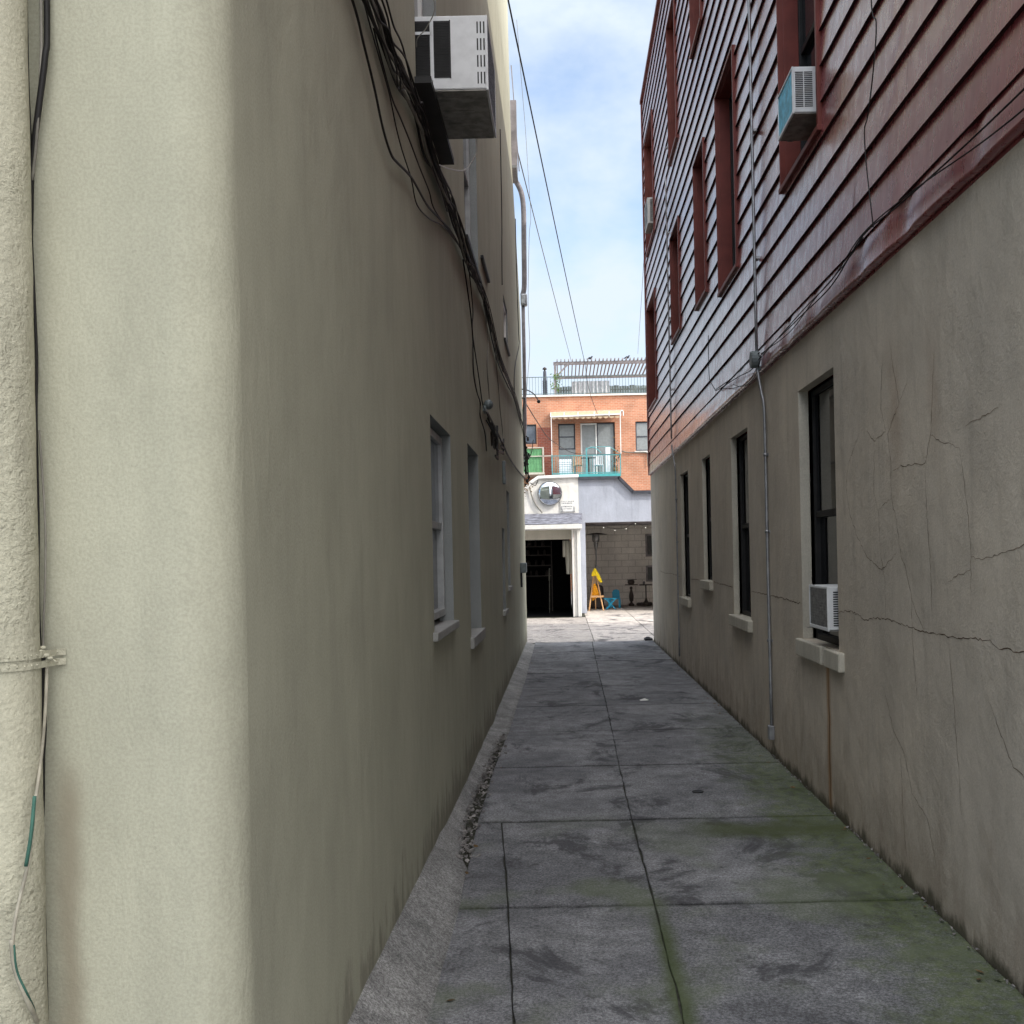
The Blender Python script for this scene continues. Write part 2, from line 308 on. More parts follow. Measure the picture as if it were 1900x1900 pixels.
class MB:
    def __init__(s): s.v = []; s.f = []; s.mi = []; s.sm = []; s.cur = 0; s.smooth = False; s.tone = []
    def face(s, *p, tone=1.0):
        i = len(s.v); s.v += [tuple(q) for q in p]; s.f.append(tuple(range(i, i+len(p)))); s.mi.append(s.cur); s.sm.append(s.smooth); s.tone += [tone]*len(p)
    def add(s, vs, fs, tone=1.0):
        i = len(s.v); s.v += [tuple(q) for q in vs]; s.tone += [tone]*len(vs)
        for f in fs: s.f.append(tuple(i+k for k in f)); s.mi.append(s.cur); s.sm.append(s.smooth)
    def box(s, x0, x1, y0, y1, z0, z1, T=None):
        vs = [(x, y, z) for z in (z0, z1) for y in (y0, y1) for x in (x0, x1)]
        if T: vs = [T(*v) for v in vs]
        s.add(vs, [(0, 2, 3, 1), (4, 5, 7, 6), (0, 1, 5, 4), (2, 6, 7, 3), (0, 4, 6, 2), (1, 3, 7, 5)])
        return s
    def bar(s, a, b, w=0.02, h=None):
        a = Vector(a); b = Vector(b); h = h or w; d = (b-a).normalized()
        u = d.cross(Vector((0, 0, 1)))
        if u.length < 1e-3: u = Vector((1, 0, 0))
        u.normalize(); v = u.cross(d).normalized()
        vs = [p+u*(w/2*i)+v*(h/2*j) for p in (a, b) for i, j in ((-1, -1), (1, -1), (1, 1), (-1, 1))]
        s.add(vs, [(3, 2, 1, 0), (4, 5, 6, 7), (0, 1, 5, 4), (1, 2, 6, 5), (2, 3, 7, 6), (3, 0, 4, 7)]); return s
    def tube(s, pts, r, n=6, caps=True):
        P = [Vector(p) for p in pts]; o = s.smooth; s.smooth = True; rings = []; pu = None
        for i, p in enumerate(P):
            d = (P[min(i+1, len(P)-1)]-P[max(i-1, 0)])
            if d.length < 1e-6: d = Vector((0, 0, 1))
            d.normalize(); u = d.cross(Vector((0.31, 0.17, 0.93))) if pu is None else pu - d*pu.dot(d)
            if u.length < 1e-4: u = d.cross(Vector((1, 0, 0)))
            u.normalize(); pu = u; v = d.cross(u)
            rr = r[i] if isinstance(r, (list, tuple)) else r
            rings.append([p+(u*math.cos(2*math.pi*k/n)+v*math.sin(2*math.pi*k/n))*rr for k in range(n)])
        vs = [q for rg in rings for q in rg]; fs = []
        for i in range(len(P)-1):
            for k in range(n):
                fs.append((i*n+k, i*n+(k+1) % n, (i+1)*n+(k+1) % n, (i+1)*n+k))
        if caps: fs.append(tuple(range(n))[::-1]); fs.append(tuple((len(P)-1)*n+k for k in range(n)))
        s.add(vs, fs); s.smooth = o; return s
    def lathe(s, c, prof, n=20):
        c = Vector(c); o = s.smooth; s.smooth = True
        vs = [c+Vector((r*math.cos(2*math.pi*k/n), r*math.sin(2*math.pi*k/n), z)) for r, z in prof for k in range(n)]
        fs = [(i*n+k, i*n+(k+1) % n, (i+1)*n+(k+1) % n, (i+1)*n+k) for i in range(len(prof)-1) for k in range(n)]
        s.add(vs, fs); s.smooth = o; return s
    def ball(s, c, r, n=10, sq=(1, 1, 1)):
        prof = [(max(0.0005, r*math.sin(math.pi*i/n)), -r*math.cos(math.pi*i/n)) for i in range(n+1)]
        i0 = len(s.v); s.lathe((0, 0, 0), prof, n+4)
        for i in range(i0, len(s.v)):
            q = s.v[i]; s.v[i] = (c[0]+q[0]*sq[0], c[1]+q[1]*sq[1], c[2]+q[2]*sq[2])
        return s
    def poly(s, pts, y0, y1):      # outline in (x,z) extruded along Y
        n = len(pts); vs = [(x, y0, z) for x, z in pts]+[(x, y1, z) for x, z in pts]
        s.add(vs, [tuple(range(n))[::-1], tuple(range(n, 2*n))]+[(i, (i+1) % n, (i+1) % n+n, i+n) for i in range(n)]); return s
    def build(s, name, mats, parent=None, bevel=0, tone=False):
        me = bpy.data.meshes.new(name)
        L = Vector((0, 0, 0)); p = parent
        while p is not None: L += Vector(p.location); p = p.parent
        me.from_pydata([tuple(Vector(v)-L) for v in s.v], [], s.f)
        for m_ in (mats if isinstance(mats, (list, tuple)) else [mats]): me.materials.append(m_)
        me.polygons.foreach_set('material_index', s.mi); me.polygons.foreach_set('use_smooth', s.sm)
        if tone:
            a = me.attributes.new('tone', 'FLOAT', 'POINT'); a.data.foreach_set('value', s.tone)
        me.update()
        o = bpy.data.objects.new(name, me); C.objects.link(o)
        if parent is not None: o.parent = parent
        if bevel:
            b = o.modifiers.new('bevel', 'BEVEL'); b.width = bevel; b.segments = 2; b.limit_method = 'ANGLE'; b.angle_limit = rad(40)
        return o

def tag(o, label=None, cat=None, group=None, kind=None):
    if label: o['label'] = label
    if cat: o['category'] = cat
    if group: o['group'] = group
    if kind: o['kind'] = kind
    return o
def thing(name, loc, label, cat, group=None):
    o = bpy.data.objects.new(name, None); C.objects.link(o); o.location = loc; o.empty_display_size = 0.2
    return tag(o, label, cat, group)

XR, XL = 1.61, -0.70
TR = lambda u, d, z: (XR-d, u, z)      # right wall: u along the alley, d outwards
TL = lambda u, d, z: (XL+d, u, z)
def TY(Y): return lambda u, d, z: (u, Y-d, z)

def wall(mb, T, u0, u1, z0, z1, holes, depth=0.1, rev=None, step=99):
    us = sorted({u0, u1, *[h[0] for h in holes], *[h[1] for h in holes]}); zs = sorted({z0, z1, *[h[2] for h in holes], *[h[3] for h in holes]})
    for i in range(len(us)-1):
        for j in range(len(zs)-1):
            uc, zc = (us[i]+us[i+1])/2, (zs[j]+zs[j+1])/2
            if any(h[0] < uc < h[1] and h[2] < zc < h[3] for h in holes): continue
            mb.face(T(us[i], 0, zs[j]), T(us[i+1], 0, zs[j]), T(us[i+1], 0, zs[j+1]), T(us[i], 0, zs[j+1]))
    keep = mb.cur
    if rev is not None: mb.cur = rev
    for h in holes:
        a, b, c, d = h[:4]; D = -(h[4] if len(h) > 4 else depth)
        for p, q in (((a, c), (a, d)), ((a, d), (b, d)), ((b, d), (b, c)), ((b, c), (a, c))):
            mb.face(T(p[0], 0, p[1]), T(q[0], 0, q[1]), T(q[0], D, q[1]), T(p[0], D, p[1]))
    mb.cur = keep

def window(parent, T, u0, u1, z0, z1, d, frame, pane, fw=0.045, rail=True, lower=None, label=None, proud=0.035):
    """double-hung window: frame > panes; d = depth of the glass (negative = inside the wall)"""
    f = MB()
    for (a, b, c, e) in ((u0, u0+fw, z0, z1), (u1-fw, u1, z0, z1), (u0+fw, u1-fw, z1-fw, z1), (u0+fw, u1-fw, z0, z0+fw)):
        f.box(a, b, d-0.03, d+proud, c, e, T=T)
    zm = (z0+z1)/2
    if rail: f.box(u0+fw, u1-fw, d-0.02, d+proud-0.008, zm-0.022, zm+0.022, T=T)
    o = f.build('window', frame, parent, bevel=0.004)
    if label: o['label'] = label
    if rail:
        MB().box(u0+fw, u1-fw, d+0.006, d+0.012, zm+0.02, z1-fw, T=T).build('pane', pane, o)
        MB().box(u0+fw, u1-fw, d-0.012, d-0.006, z0+fw, zm-0.02, T=T).build('pane', lower or pane, o)
    else: MB().box(u0+fw, u1-fw, d-0.012, d, z0+fw, z1-fw, T=T).build('pane', pane, o)
    return o

# ------------------------------------------------------------------ ground
g = MB(); g.face((-200, -200, -0.034), (200, -200, -0.034), (200, 200, -0.034), (-200, 200, -0.034))
tag(g.build('ground', M['ground']), kind='structure')
g = MB(); g.box(-12, 12, -3.2, 33, -0.6, -0.014)
tag(g.build('joint_bed', M['soil']), kind='structure')

def slab(mb, pts, gx=0.005, gy=0.009, ch=0.002, depth=0.009, tone=1.0, dz=0.0):
    """pts: 4 corners ccw from the near left; gx / gy half the joint width beside / across, worn dirty rim"""
    c = sum((Vector((p[0], p[1])) for p in pts), Vector((0, 0)))/4
    def inset(kx, ky):
        o = []
        for i in range(4):
            p = Vector(pts[i][:2]); o.append(Vector((p.x+(kx if i in (0, 3) else -kx), p.y+(ky if i in (0, 1) else -ky))))
        return o
    lo, hi, inn = inset(gx, gy), inset(gx+ch, gy+ch), inset(gx+ch+.005, gy+ch+.03)
    n = 16; rings = [[], [], []]
    for i in range(4):
        for k in range(n):
            t = k/n; j = (random.random()-0.5)*0.010 if k else 0
            for src, dst, z in ((inn, rings[0], dz), (hi, rings[1], dz-.001), (lo, rings[2], -depth)):
                q = src[i].lerp(src[(i+1) % 4], t); d_ = (c-q).normalized(); q = q+d_*j*(1.6 if dst is rings[0] else 1); dst.append((q.x, q.y, z))
    m_ = 4*n; i0 = len(mb.v)
    mb.add(rings[0]+rings[1]+rings[2], [tuple(range(m_))]+[(r*m_+i, (r+1)*m_+i, (r+1)*m_+(i+1) % m_, r*m_+(i+1) % m_) for r in (0, 1) for i in range(m_)], tone)
    for i in range(m_): mb.tone[i0+m_+i] = tone*random.uniform(.45, .8); mb.tone[i0+2*m_+i] = tone*.25

J1 = [(-3.0, 0.375), (3.48, 0.376), (4.66, 0.381), (6.17, 0.376), (7.76, 0.385), (9.3, 0.405), (10.86, 0.42), (12.45, 0.43), (13.9, 0.44), (15.4, 0.455), (16.95, 0.465), (18.85, 0.49), (21.9, 0.53), (26.3, 0.56)]
def at(tab, y):
    for (a, va), (b, vb) in zip(tab, tab[1:]):
        if a <= y <= b: return va+(vb-va)*(y-a)/(b-a)
    return tab[-1][1] if y > tab[-1][0] else tab[0][1]
EDGE = [(-3, -0.505), (3.6, -0.51), (4.7, -0.52), (5.8, -0.55), (7.3, -0.57), (9, -0.54), (13.3, -0.535), (18.85, -0.565), (30, -0.57)]
J2 = [(-3.0, 0.05), (3.5, -0.192), (4.92, -0.308), (6.17, -0.407)]
ys = [-3.0, -1.4, 0.1, 1.62, 3.14, 4.66, 6.17, 7.76, 9.3, 10.86, 12.45, 13.9, 15.4, 16.95, 18.85]
d = MB()
for a, b in zip(ys, ys[1:]):
    sk = -0.012
    cols = [lambda y: at(EDGE, y)] + ([lambda y: at(J2, y)] if b <= 6.2 else []) + [lambda y: at(J1, y), lambda y: XR-0.004]
    for L_, R_ in zip(cols, cols[1:]):
        t = random.uniform(0.88, 1.1)
        slab(d, [(L_(a), a+sk*0), (R_(a), a), (R_(b), b), (L_(b), b)], gx=random.uniform(0.0012, 0.0022), gy=0.013 if 6.17 in (a, b) or 15.4 in (a, b) else random.uniform(.002, .006), tone=t, dz=random.uniform(-0.0025, 0.0015))
tag(d.build('driveway', M['slab'], tone=True), kind='structure')
d = MB()
xs = [-7.0, -3.8, 0.53, 1.72, 3.2, 5.2, 7.0]
yy = [18.85, 21.9, 24.1, 26.3, 28.2, 30.1, 32.0]
for i in range(len(yy)-1):
    for j in range(len(xs)-1):
        a, b = yy[i], yy[i+1]; x0, x1 = xs[j], xs[j+1]
        if b > 26.4 and x1 < 0.6: continue
        if i == 0 and (x1 <= -0.5 or x0 > 1.7) and False: continue
        k = 0.05 if x0 == 1.72 else 0
        slab(d, [(x0, a), (x1, a), (x1, b), (x0, b)], gx=.003, gy=.006, tone=random.uniform(0.92, 1.06)*(1.0 if x0 >= 0.5 else 0.86), dz=-0.004)
tag(d.build('courtyard_paving', M['court'], tone=True), kind='structure')

# sloping concrete fillet along the foot of the left wall
d = MB(); d.smooth = True
sec = []
N = 64
for i in range(N+1):
    y = 2.2+(18.5-2.2)*i/N
    h = at([(2.2, 0.20), (3.5, 0.17), (6.7, 0.085), (9.2, 0.055), (9.8, 0.02), (10.2, 0.06), (18.5, 0.05)], y)
    e = at(EDGE, y)+random.uniform(-0.004, 0.004)+0.006
    if 5.4 < y < 9.0: e = e-0.035-random.uniform(0, 0.05); h *= random.uniform(0.8, 1.05)
    w0 = XL-0.01; sec.append([(w0, y, h+random.uniform(-0.006, 0.006)), (w0+(e-w0)*0.35, y, h*0.62+random.uniform(-0.004, 0.004)), (w0+(e-w0)*0.72, y, h*0.22+0.004+random.uniform(-0.003, 0.003)), (e, y, 0.004), (e+0.003, y, -0.02)])
vs = [q for s_ in sec for q in s_]; fs = [(i*5+k, i*5+k+1, (i+1)*5+k+1, (i+1)*5+k) for i in range(N) for k in range(4)]
d.add(vs, fs); tag(d.build('curb_strip', M['wedge']), kind='structure')

# ------------------------------------------------------------------ left stucco building
LB = thing('stucco_building', (-4, 10, 0), 'greige stucco building with rounded corner and dark alley windows on the left of the passage', 'building')
LH = [(5.48, 6.46, 1.20, 2.37, 0.09), (7.62, 8.58, 1.00, 2.45, 0.15), (11.66, 12.2, 0.98, 1.93, 0.13), (12.78, 13.4, 1.22, 2.43, 0.13),
      (5.20, 6.16, 4.04, 5.3, 0.12), (7.80, 9.05, 4.04, 5.7, 0.10), (12.98, 13.95, 4.36, 4.93, 0.06)]
RC = 0.11
wl = MB()
wall(wl, TL, 2.14+RC, 6.7, -0.05, 5.6, [h for h in LH if h[0] < 6.7], rev=1)  # rooflines out of view, stepped down to let sky light onto the right wall
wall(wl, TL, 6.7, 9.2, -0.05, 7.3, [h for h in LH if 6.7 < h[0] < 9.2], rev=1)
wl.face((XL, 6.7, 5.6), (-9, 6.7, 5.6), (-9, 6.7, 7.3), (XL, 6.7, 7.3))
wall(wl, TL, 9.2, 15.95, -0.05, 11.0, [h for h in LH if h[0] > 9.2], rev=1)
wl.face(TL(15.95, 0, -0.05), TL(18.75, 0, -0.05), TL(18.75, 0, 5.9), TL(17.6, 0, 6.95), TL(16.35, 0, 7.9), TL(15.95, 0, 11.0))
n = 12; arc = [(XL-RC+RC*math.cos(a), 2.14+RC-RC*math.sin(a)) for a in [i/n*math.pi/2 for i in range(n+1)]]
wl.smooth = True
zr = [-0.05+5.65*k/110 for k in range(111)]; vs = []
for k, z in enumerate(zr):
    wv = 0.0022*math.sin(z*3.1)+0.0018*math.sin(z*7.7+1)
    chip = sum(0.010*math.exp(-((z-q)/.05)**2) for q in (0.55, 1.32, 2.15, 2.9, 3.6))
    for i, (x, y) in enumerate(arc):
        f = math.sin(math.pi*i/n)*(wv+random.uniform(-.0012, .0012)-chip*.5); a_ = i/n*math.pi/2
        vs.append((x+f*math.cos(a_), y-f*math.sin(a_), z))
wl.add(vs, [(k*(n+1)+i, k*(n+1)+i+1, (k+1)*(n+1)+i+1, (k+1)*(n+1)+i) for k in range(110) for i in range(n)])
wl.smooth = False
wl.face((XL-RC, 2.14, -0.05), (-9, 2.14, -0.05), (-9, 2.14, 5.6), (XL-RC, 2.14, 5.6)); wl.face((XL, 9.2, 7.3), (-9, 9.2, 7.3), (-9, 9.2, 11), (XL, 9.2, 11))
wl.face((-9, 2.14, -0.05), (-9, 6.7, -0.05), (-9, 6.7, 5.6), (-9, 2.14, 5.6)); wl.face((-9, 6.7, -0.05), (-9, 9.2, -0.05), (-9, 9.2, 7.3), (-9, 6.7, 7.3)); wl.face((-9, 9.2, -0.05), (-9, 18.75, -0.05), (-9, 18.75, 11), (-9, 9.2, 11))
e_ = [(18.75, -0.05), (18.75, 5.9), (17.6, 6.95), (16.35, 7.9), (15.95, 11.0)]
for (a, za), (b, zb) in zip(e_, e_[1:]): wl.face((XL, a, za), (-9, a, za), (-9, b, zb), (XL, b, zb))
wl.face((XL, 2.14+RC, 5.6), (XL, 6.7, 5.6), (-9, 6.7, 5.6), (-9, 2.14, 5.6), (XL-RC, 2.14, 5.6)); wl.face((XL, 6.7, 7.3), (XL, 9.2, 7.3), (-9, 9.2, 7.3), (-9, 6.7, 7.3)); wl.face((XL, 9.2, 11), (XL, 15.95, 11), (-9, 15.95, 11), (-9, 9.2, 11))
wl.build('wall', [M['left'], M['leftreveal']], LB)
window(LB, TL, 5.50, 6.44, 1.24, 2.35, -0.085, M['greyframe'], M['glassblue'], lower=M['glass'], label='white double-hung window with a dark lower sash')
window(LB, TL, 7.63, 8.57, 1.02, 2.43, -0.145, M['greyframe'], M['glassblue'], lower=M['glass'])
window(LB, TL, 11.67, 12.19, 1.0, 1.92, -0.125, M['greywood'], M['glass'])
window(LB, TL, 12.79, 13.39, 1.24, 2.42, -0.125, M['greywood'], M['glass'])
window(LB, TL, 5.21, 6.15, 4.06, 5.28, -0.115, M['white'], M['glass'])
window(LB, TL, 7.81, 9.04, 4.06, 5.68, -0.095, M['greyframe'], M['glassblue'])
window(LB, TL, 12.99, 13.94, 4.37, 4.92, -0.055, M['white'], M['curtain'], rail=False, label='small pale vent window high on the alley wall')
for a, b, z, t, mt in ((5.42, 6.52, 1.20, 0.045, 'leftsill'), (7.56, 8.64, 1.0, 0.08, 'leftsill'), (11.6, 12.26, 0.975, 0.05, 'leftsill'), (12.72, 13.46, 1.215, 0.05, 'leftsill'), (7.74, 9.1, 4.04, 0.04, 'black'), (9.3, 10.15, 4.34, 0.03, 'black'), (12.92, 14.0, 4.36, 0.03, 'black')):
    MB().box(a, b, -0.12, 0.028, z-t, z+0.003, T=TL).build('sill', M[mt], LB, bevel=0.006)
MB().box(5.14, 6.22, -0.10, 0.085, 3.985, 4.018, T=TL).build('sill', M['black'], LB)

# plastered leader pipe at the left edge of the street face
PP = thing('leader_pipe', (-1.136, 2.06, 0), 'thick plastered vertical pipe at the far left edge of the front wall', 'pipe')
p = MB(); n = 20; rows = 90; r0 = 0.071; vs = []
for i in range(rows+1):
    z = 6.0*i/rows
    for k in range(n):
        a = 2*math.pi*k/n; rr = r0+random.uniform(-0.0012, 0.0012)
        vs.append((-1.136+rr*math.cos(a), 2.062+rr*math.sin(a), z))
p.smooth = True; p.add(vs, [(i*n+k, i*n+(k+1) % n, (i+1)*n+(k+1) % n, (i+1)*n+k) for i in range(rows) for k in range(n)])
p.build('pipe', M['rough'], PP)
for z in (1.421, 1.401):
    s_ = MB(); pts = [(-1.136+0.0745*math.cos(a), 2.062+0.0745*math.sin(a)) for a in [rad(200+i*12) for i in range(14)]]
    pts += [(-1.055, 2.125), (-1.042, 2.135)]
    for (x0, y0), (x1, y1) in zip(pts, pts[1:]): s_.face((x0, y0, z-0.007), (x1, y1, z-0.007), (x1, y1, z+0.007), (x0, y0, z+0.007))
    for (x0, y0) in pts[2:-1:1]:
        s_.ball((x0, y0-0.001, z+0.0005), 0.0022, 5)
    s_.build('strap', M['rough'], PP)
s_ = MB()
for dx, dz, q in ((0, 0, .009), (.012, -.006, .006), (.02, -.012, .005), (-.006, .006, .006), (.006, .010, .005)): s_.ball((-1.070+dx, 2.085, 1.424+dz), q, 6, (1.3, 1, .8))
s_.tube([(-1.066, 2.09, 1.405), (-1.050, 2.088, 1.4065), (-1.045, 2.086, 1.409), (-1.038, 2.086, 1.4045)], 0.0014)
s_.build('bolt', M['rough'], PP)

# cables beside the plastered pipe
def cable(name, label, pts, r, mat_, cat='cable', group=None, n=6, sm=6, loc=None):
    P = catmull(pts, sm); o = bpy.data.objects.new(name, None)
    t = MB(); t.tube(P, r, n)
    c = thing(name, tuple(pts[0]), label, cat, group) if False else None
    ob = t.build(name, mat_); return tag(ob, label, cat, group)
YF = 2.123
FC = thing('facade_cables', (-1.09, 2.12, 0), 'black and green cables running up the seam beside the plastered pipe on the front wall', 'cable bundle')
for pts, r, mt in (([(-1.040, YF, 3.4), (-1.044, YF, 2.76), (-1.050, YF-.01, 2.65), (-1.066, YF-.01, 2.54), (-1.082, YF, 2.43), (-1.087, YF+.003, 2.33), (-1.094, YF+.003, 2.2), (-1.104, YF, 2.05)], .0062, 'blackc'),
                   ([(-1.084, YF, 3.4), (-1.086, YF, 2.76), (-1.086, YF, 2.596), (-1.083, YF, 2.43), (-1.087, YF+.01, 2.25)], .0028, 'blackc'),
                   ([(-1.093, YF-.01, 3.4), (-1.090, YF-.01, 2.76), (-1.087, YF, 2.6)], .002, 'greyc'),
                   ([(-1.053, YF-.005, 3.4), (-1.056, YF-.008, 2.76), (-1.060, YF-.01, 2.62), (-1.071, YF-.01, 2.48), (-1.082, YF, 2.40)], .003, 'greyc'),
                   ([(-1.088, YF, 2.36), (-1.085, YF, 2.25), (-1.082, YF, 2.13), (-1.080, YF, 2.02), (-1.084, YF, 1.9), (-1.084, YF, 1.7), (-1.087, YF, 1.55), (-1.085, YF, 1.42)], .0030, 'blackc'),
                   ([(-1.078, YF-.01, 1.88), (-1.070, YF-.012, 1.70), (-1.072, YF-.01, 1.58), (-1.078, YF-.01, 1.47), (-1.08, YF-.01, 1.42)], .0022, 'greyc'),
                   ([(-1.083, YF, 1.41), (-1.084, YF, 1.35), (-1.083, YF, 1.27), (-1.088, YF, 1.20), (-1.091, YF, 1.10), (-1.100, YF, 1.0)], .0075, 'blackc'),
                   ([(-1.086, YF, 1.15), (-1.087, YF, .95), (-1.086, YF, .8), (-1.085, YF, .5)], .0018, 'blackc'),
                   ([(-1.072, YF-.02, 1.40), (-1.078, YF-.03, 1.30), (-1.090, YF-.06, 1.2), (-1.103, YF-.115, 1.13), (-1.118, YF-.135, 1.03), (-1.145, YF-.142, .93), (-1.157, YF-.146, .86)], .0034, 'paintc'),
                   ([(-1.103, YF-.118, 1.15), (-1.112, YF-.136, 1.08), (-1.124, YF-.142, 1.02)], .0036, 'tealc'),
                   ([(-1.157, YF-.146, .88), (-1.150, YF-.144, .82), (-1.128, YF-.135, .76), (-1.110, YF-.09, .70), (-1.106, YF-.05, .64), (-1.104, YF-.05, .4)], .0046, 'paintc'),
                   ([(-1.152, YF-.146, .87), (-1.147, YF-.146, .82), (-1.126, YF-.138, .77), (-1.112, YF-.10, .72), (-1.106, YF-.06, .65)], .0022, 'tealc'),
                   ([(-1.112, YF-.07, .70), (-1.109, YF-.03, .64), (-1.109, YF-.03, .5)], .0045, 'blackc')):
    pts = [((x+.008)*y/2.1, y, z) for x, y, z in pts]
    t = MB(); t.tube(catmull(pts, 6), r, 8); t.build('cable', M[mt], FC)

# ------------------------------------------------------------------ right building: taupe stucco base, red clapboard above
RB = thing('clapboard_building', (5, 9, 0), 'right-hand building with cracked taupe stucco base under red lap siding', 'building')
SH = [(6.03, 6.94, 1.0, 2.675, 0.068), (8.86, 9.74, 1.0, 2.675, 0.055), (11.13, 11.78, 1.28, 2.665, 0.045), (13.1, 13.97, 1.0, 2.655, 0.045)]
REDW = [(6.13, 7.15, 4.13, 5.98), (9.02, 10.02, 4.13, 6.03), (10.93, 11.72, 4.40, 6.0), (13.33, 14.3, 4.54, 5.96), (16.8, 18.3, 4.16, 5.93),
        (10.9, 11.7, 7.28, 8.9), (13.28, 14.2, 7.0, 8.86), (16.64, 18.1, 6.87, 8.78), (2.6, 3.5, 4.5, 6.0)]
YB, YE = 0.2, 18.65
YS = (6.4, 3.205+0.212*20)     # front roof, out of view, cut low to admit sky light: step position, height
wr = MB(); wall(wr, TR, YB, YE, -0.05, 3.0, SH, rev=0)
wr.face((XR, YE, -.05), (10, YE, -.05), (10, YE, 3.0), (XR, YE, 3.0))
wr.face((XR, YB, -.05), (10, YB, -.05), (10, YB, YS[1]), (XR, YB, YS[1])); wr.face((10, YB, -.05), (10, YE, -.05), (10, YE, YS[1]), (10, YB, YS[1])); wr.face((10, YS[0], YS[1]), (10, YE, YS[1]), (10, YE, 9.8), (10, YS[0], 9.8))
wr.face((XR, YS[0], 9.79), (10, YS[0], 9.79), (10, YE, 9.79), (XR, YE, 9.79)); wr.face((XR, YB, YS[1]), (10, YB, YS[1]), (10, YS[0], YS[1]), (XR, YS[0], YS[1])); wr.face((XR, YS[0], YS[1]), (10, YS[0], YS[1]), (10, YS[0], 9.8), (XR, YS[0], 9.8))
# cracks: thin ragged ribbons lying in the plaster face
def ribbon(mb, pts, wd, z_off=0.0012):
    P = []
    for (a, b) in zip(pts, pts[1:]):
        k = max(2, int(math.hypot(b[0]-a[0], b[1]-a[1])/0.022))
        for i in range(k):
            t = i/k; P.append((a[0]+(b[0]-a[0])*t+random.uniform(-.006, .006), a[1]+(b[1]-a[1])*t+random.uniform(-.006, .006)))
    P.append(pts[-1]); m_ = len(P); vs = []
    for i, (u, z) in enumerate(P):
        q0 = P[max(0, i-1)]; q1 = P[min(m_-1, i+1)]; dx, dz = q1[0]-q0[0], q1[1]-q0[1]; L = math.hypot(dx, dz) or 1
        ww = wd*random.uniform(0.35, 1.3)*(0.3+0.7*min(1, i/4, (m_-1-i)/4+0.01))/2
        vs += [TR(u-dz/L*ww, z_off, z+dx/L*ww), TR(u+dz/L*ww, z_off, z-dx/L*ww)]
    mb.add(vs, [(2*i, 2*i+1, 2*i+3, 2*i+2) for i in range(m_-1)])
CR = {'a': [(6.03, 1.23), (5.8, 1.25), (5.6, 1.24), (5.48, 1.215), (5.32, 1.24), (5.03, 1.245), (4.8, 1.23), (4.59, 1.225), (4.46, 1.225), (4.26, 1.225), (4.09, 1.235), (3.88, 1.24), (3.8, 1.22), (3.61, 1.225), (3.0, 1.19), (2.2, 1.2)],
 'b': [(4.99, 2.61), (4.96, 2.52), (4.91, 2.39), (4.87, 2.29), (5.05, 2.16), (5.01, 2.02), (5.01, 1.84), (4.94, 1.73), (4.89, 1.56), (4.82, 1.5), (4.75, 1.37), (4.75, 1.17), (4.7, .9)],
 'c': [(5.1, 2.56), (5.15, 2.31), (5.08, 2.18), (5.27, 2.15), (5.39, 2.22)], 'd': [(5.27, 2.15), (5.29, 1.89), (5.22, 1.78), (5.2, 1.58), (5.14, 1.43), (5.14, 1.24)],
 'e': [(5.01, 1.84), (5.15, 1.82), (5.22, 1.78)], 'f': [(5.0, 1.97), (4.86, 1.99), (4.67, 1.98), (4.54, 1.97), (4.46, 2.09), (4.4, 2.43)],
 'g': [(4.54, 1.97), (4.53, 1.76), (4.5, 1.54), (4.49, 1.29)], 'h': [(4.46, 2.09), (4.35, 2.05), (4.14, 2.0)], 'h2': [(4.14, 2.0), (4.1, 1.86), (4.06, 1.7), (4.05, 1.56), (4.06, 1.35)],
 'i': [(4.05, 1.56), (3.92, 1.55), (3.78, 1.57), (3.59, 1.6), (3.3, 1.62)], 'j': [(5.53, 2.22), (5.74, 2.09), (5.81, 1.95), (5.74, 1.8), (5.61, 1.67), (5.44, 1.56), (5.19, 1.49), (4.95, 1.58)],
 'k': [(4.3, 1.45), (4.2, 1.48), (4.05, 1.51)], 'l': [(4.08, 2.08), (3.93, 2.09), (3.77, 2.11)], 'm': [(4.76, 1.37), (4.59, 1.22)], 'n': [(4.74, 2.38), (4.87, 2.29)],
 'o': [(17.15, 1.3), (16.2, 1.28), (15.3, 1.29), (14.22, 1.27)], 'o2': [(13.0, 1.26), (12.4, 1.27), (11.21, 1.28), (9.78, 1.26)], 'o3': [(8.84, 1.25), (8.68, 1.255), (8.11, 1.25), (7.6, 1.25), (7.25, 1.24), (6.96, 1.235)],
 'p': [(5.2, .9), (5.05, .7), (4.9, .62), (4.8, .45), (4.6, .38), (4.5, .2)], 'q': [(4.95, .6), (4.93, .3), (4.9, .12)], 'r': [(4.3, 1.2), (4.25, .9), (4.2, .5)], 's': [(3.9, 1.0), (3.7, .8), (3.5, .75)]}
wr.cur = 1
for k, pts in CR.items():
    wr.cur = 1 if k in ('a', 'o3', 'o', 'o2') else 2
    ribbon(wr, pts, {'a': .0044, 'o': .006, 'o2': .006, 'o3': .007, 'i': .0042}.get(k, 0.0038))
wr.cur = 0
wr.build('wall', [M['right'], M['crack'], M['crack2']], RB)
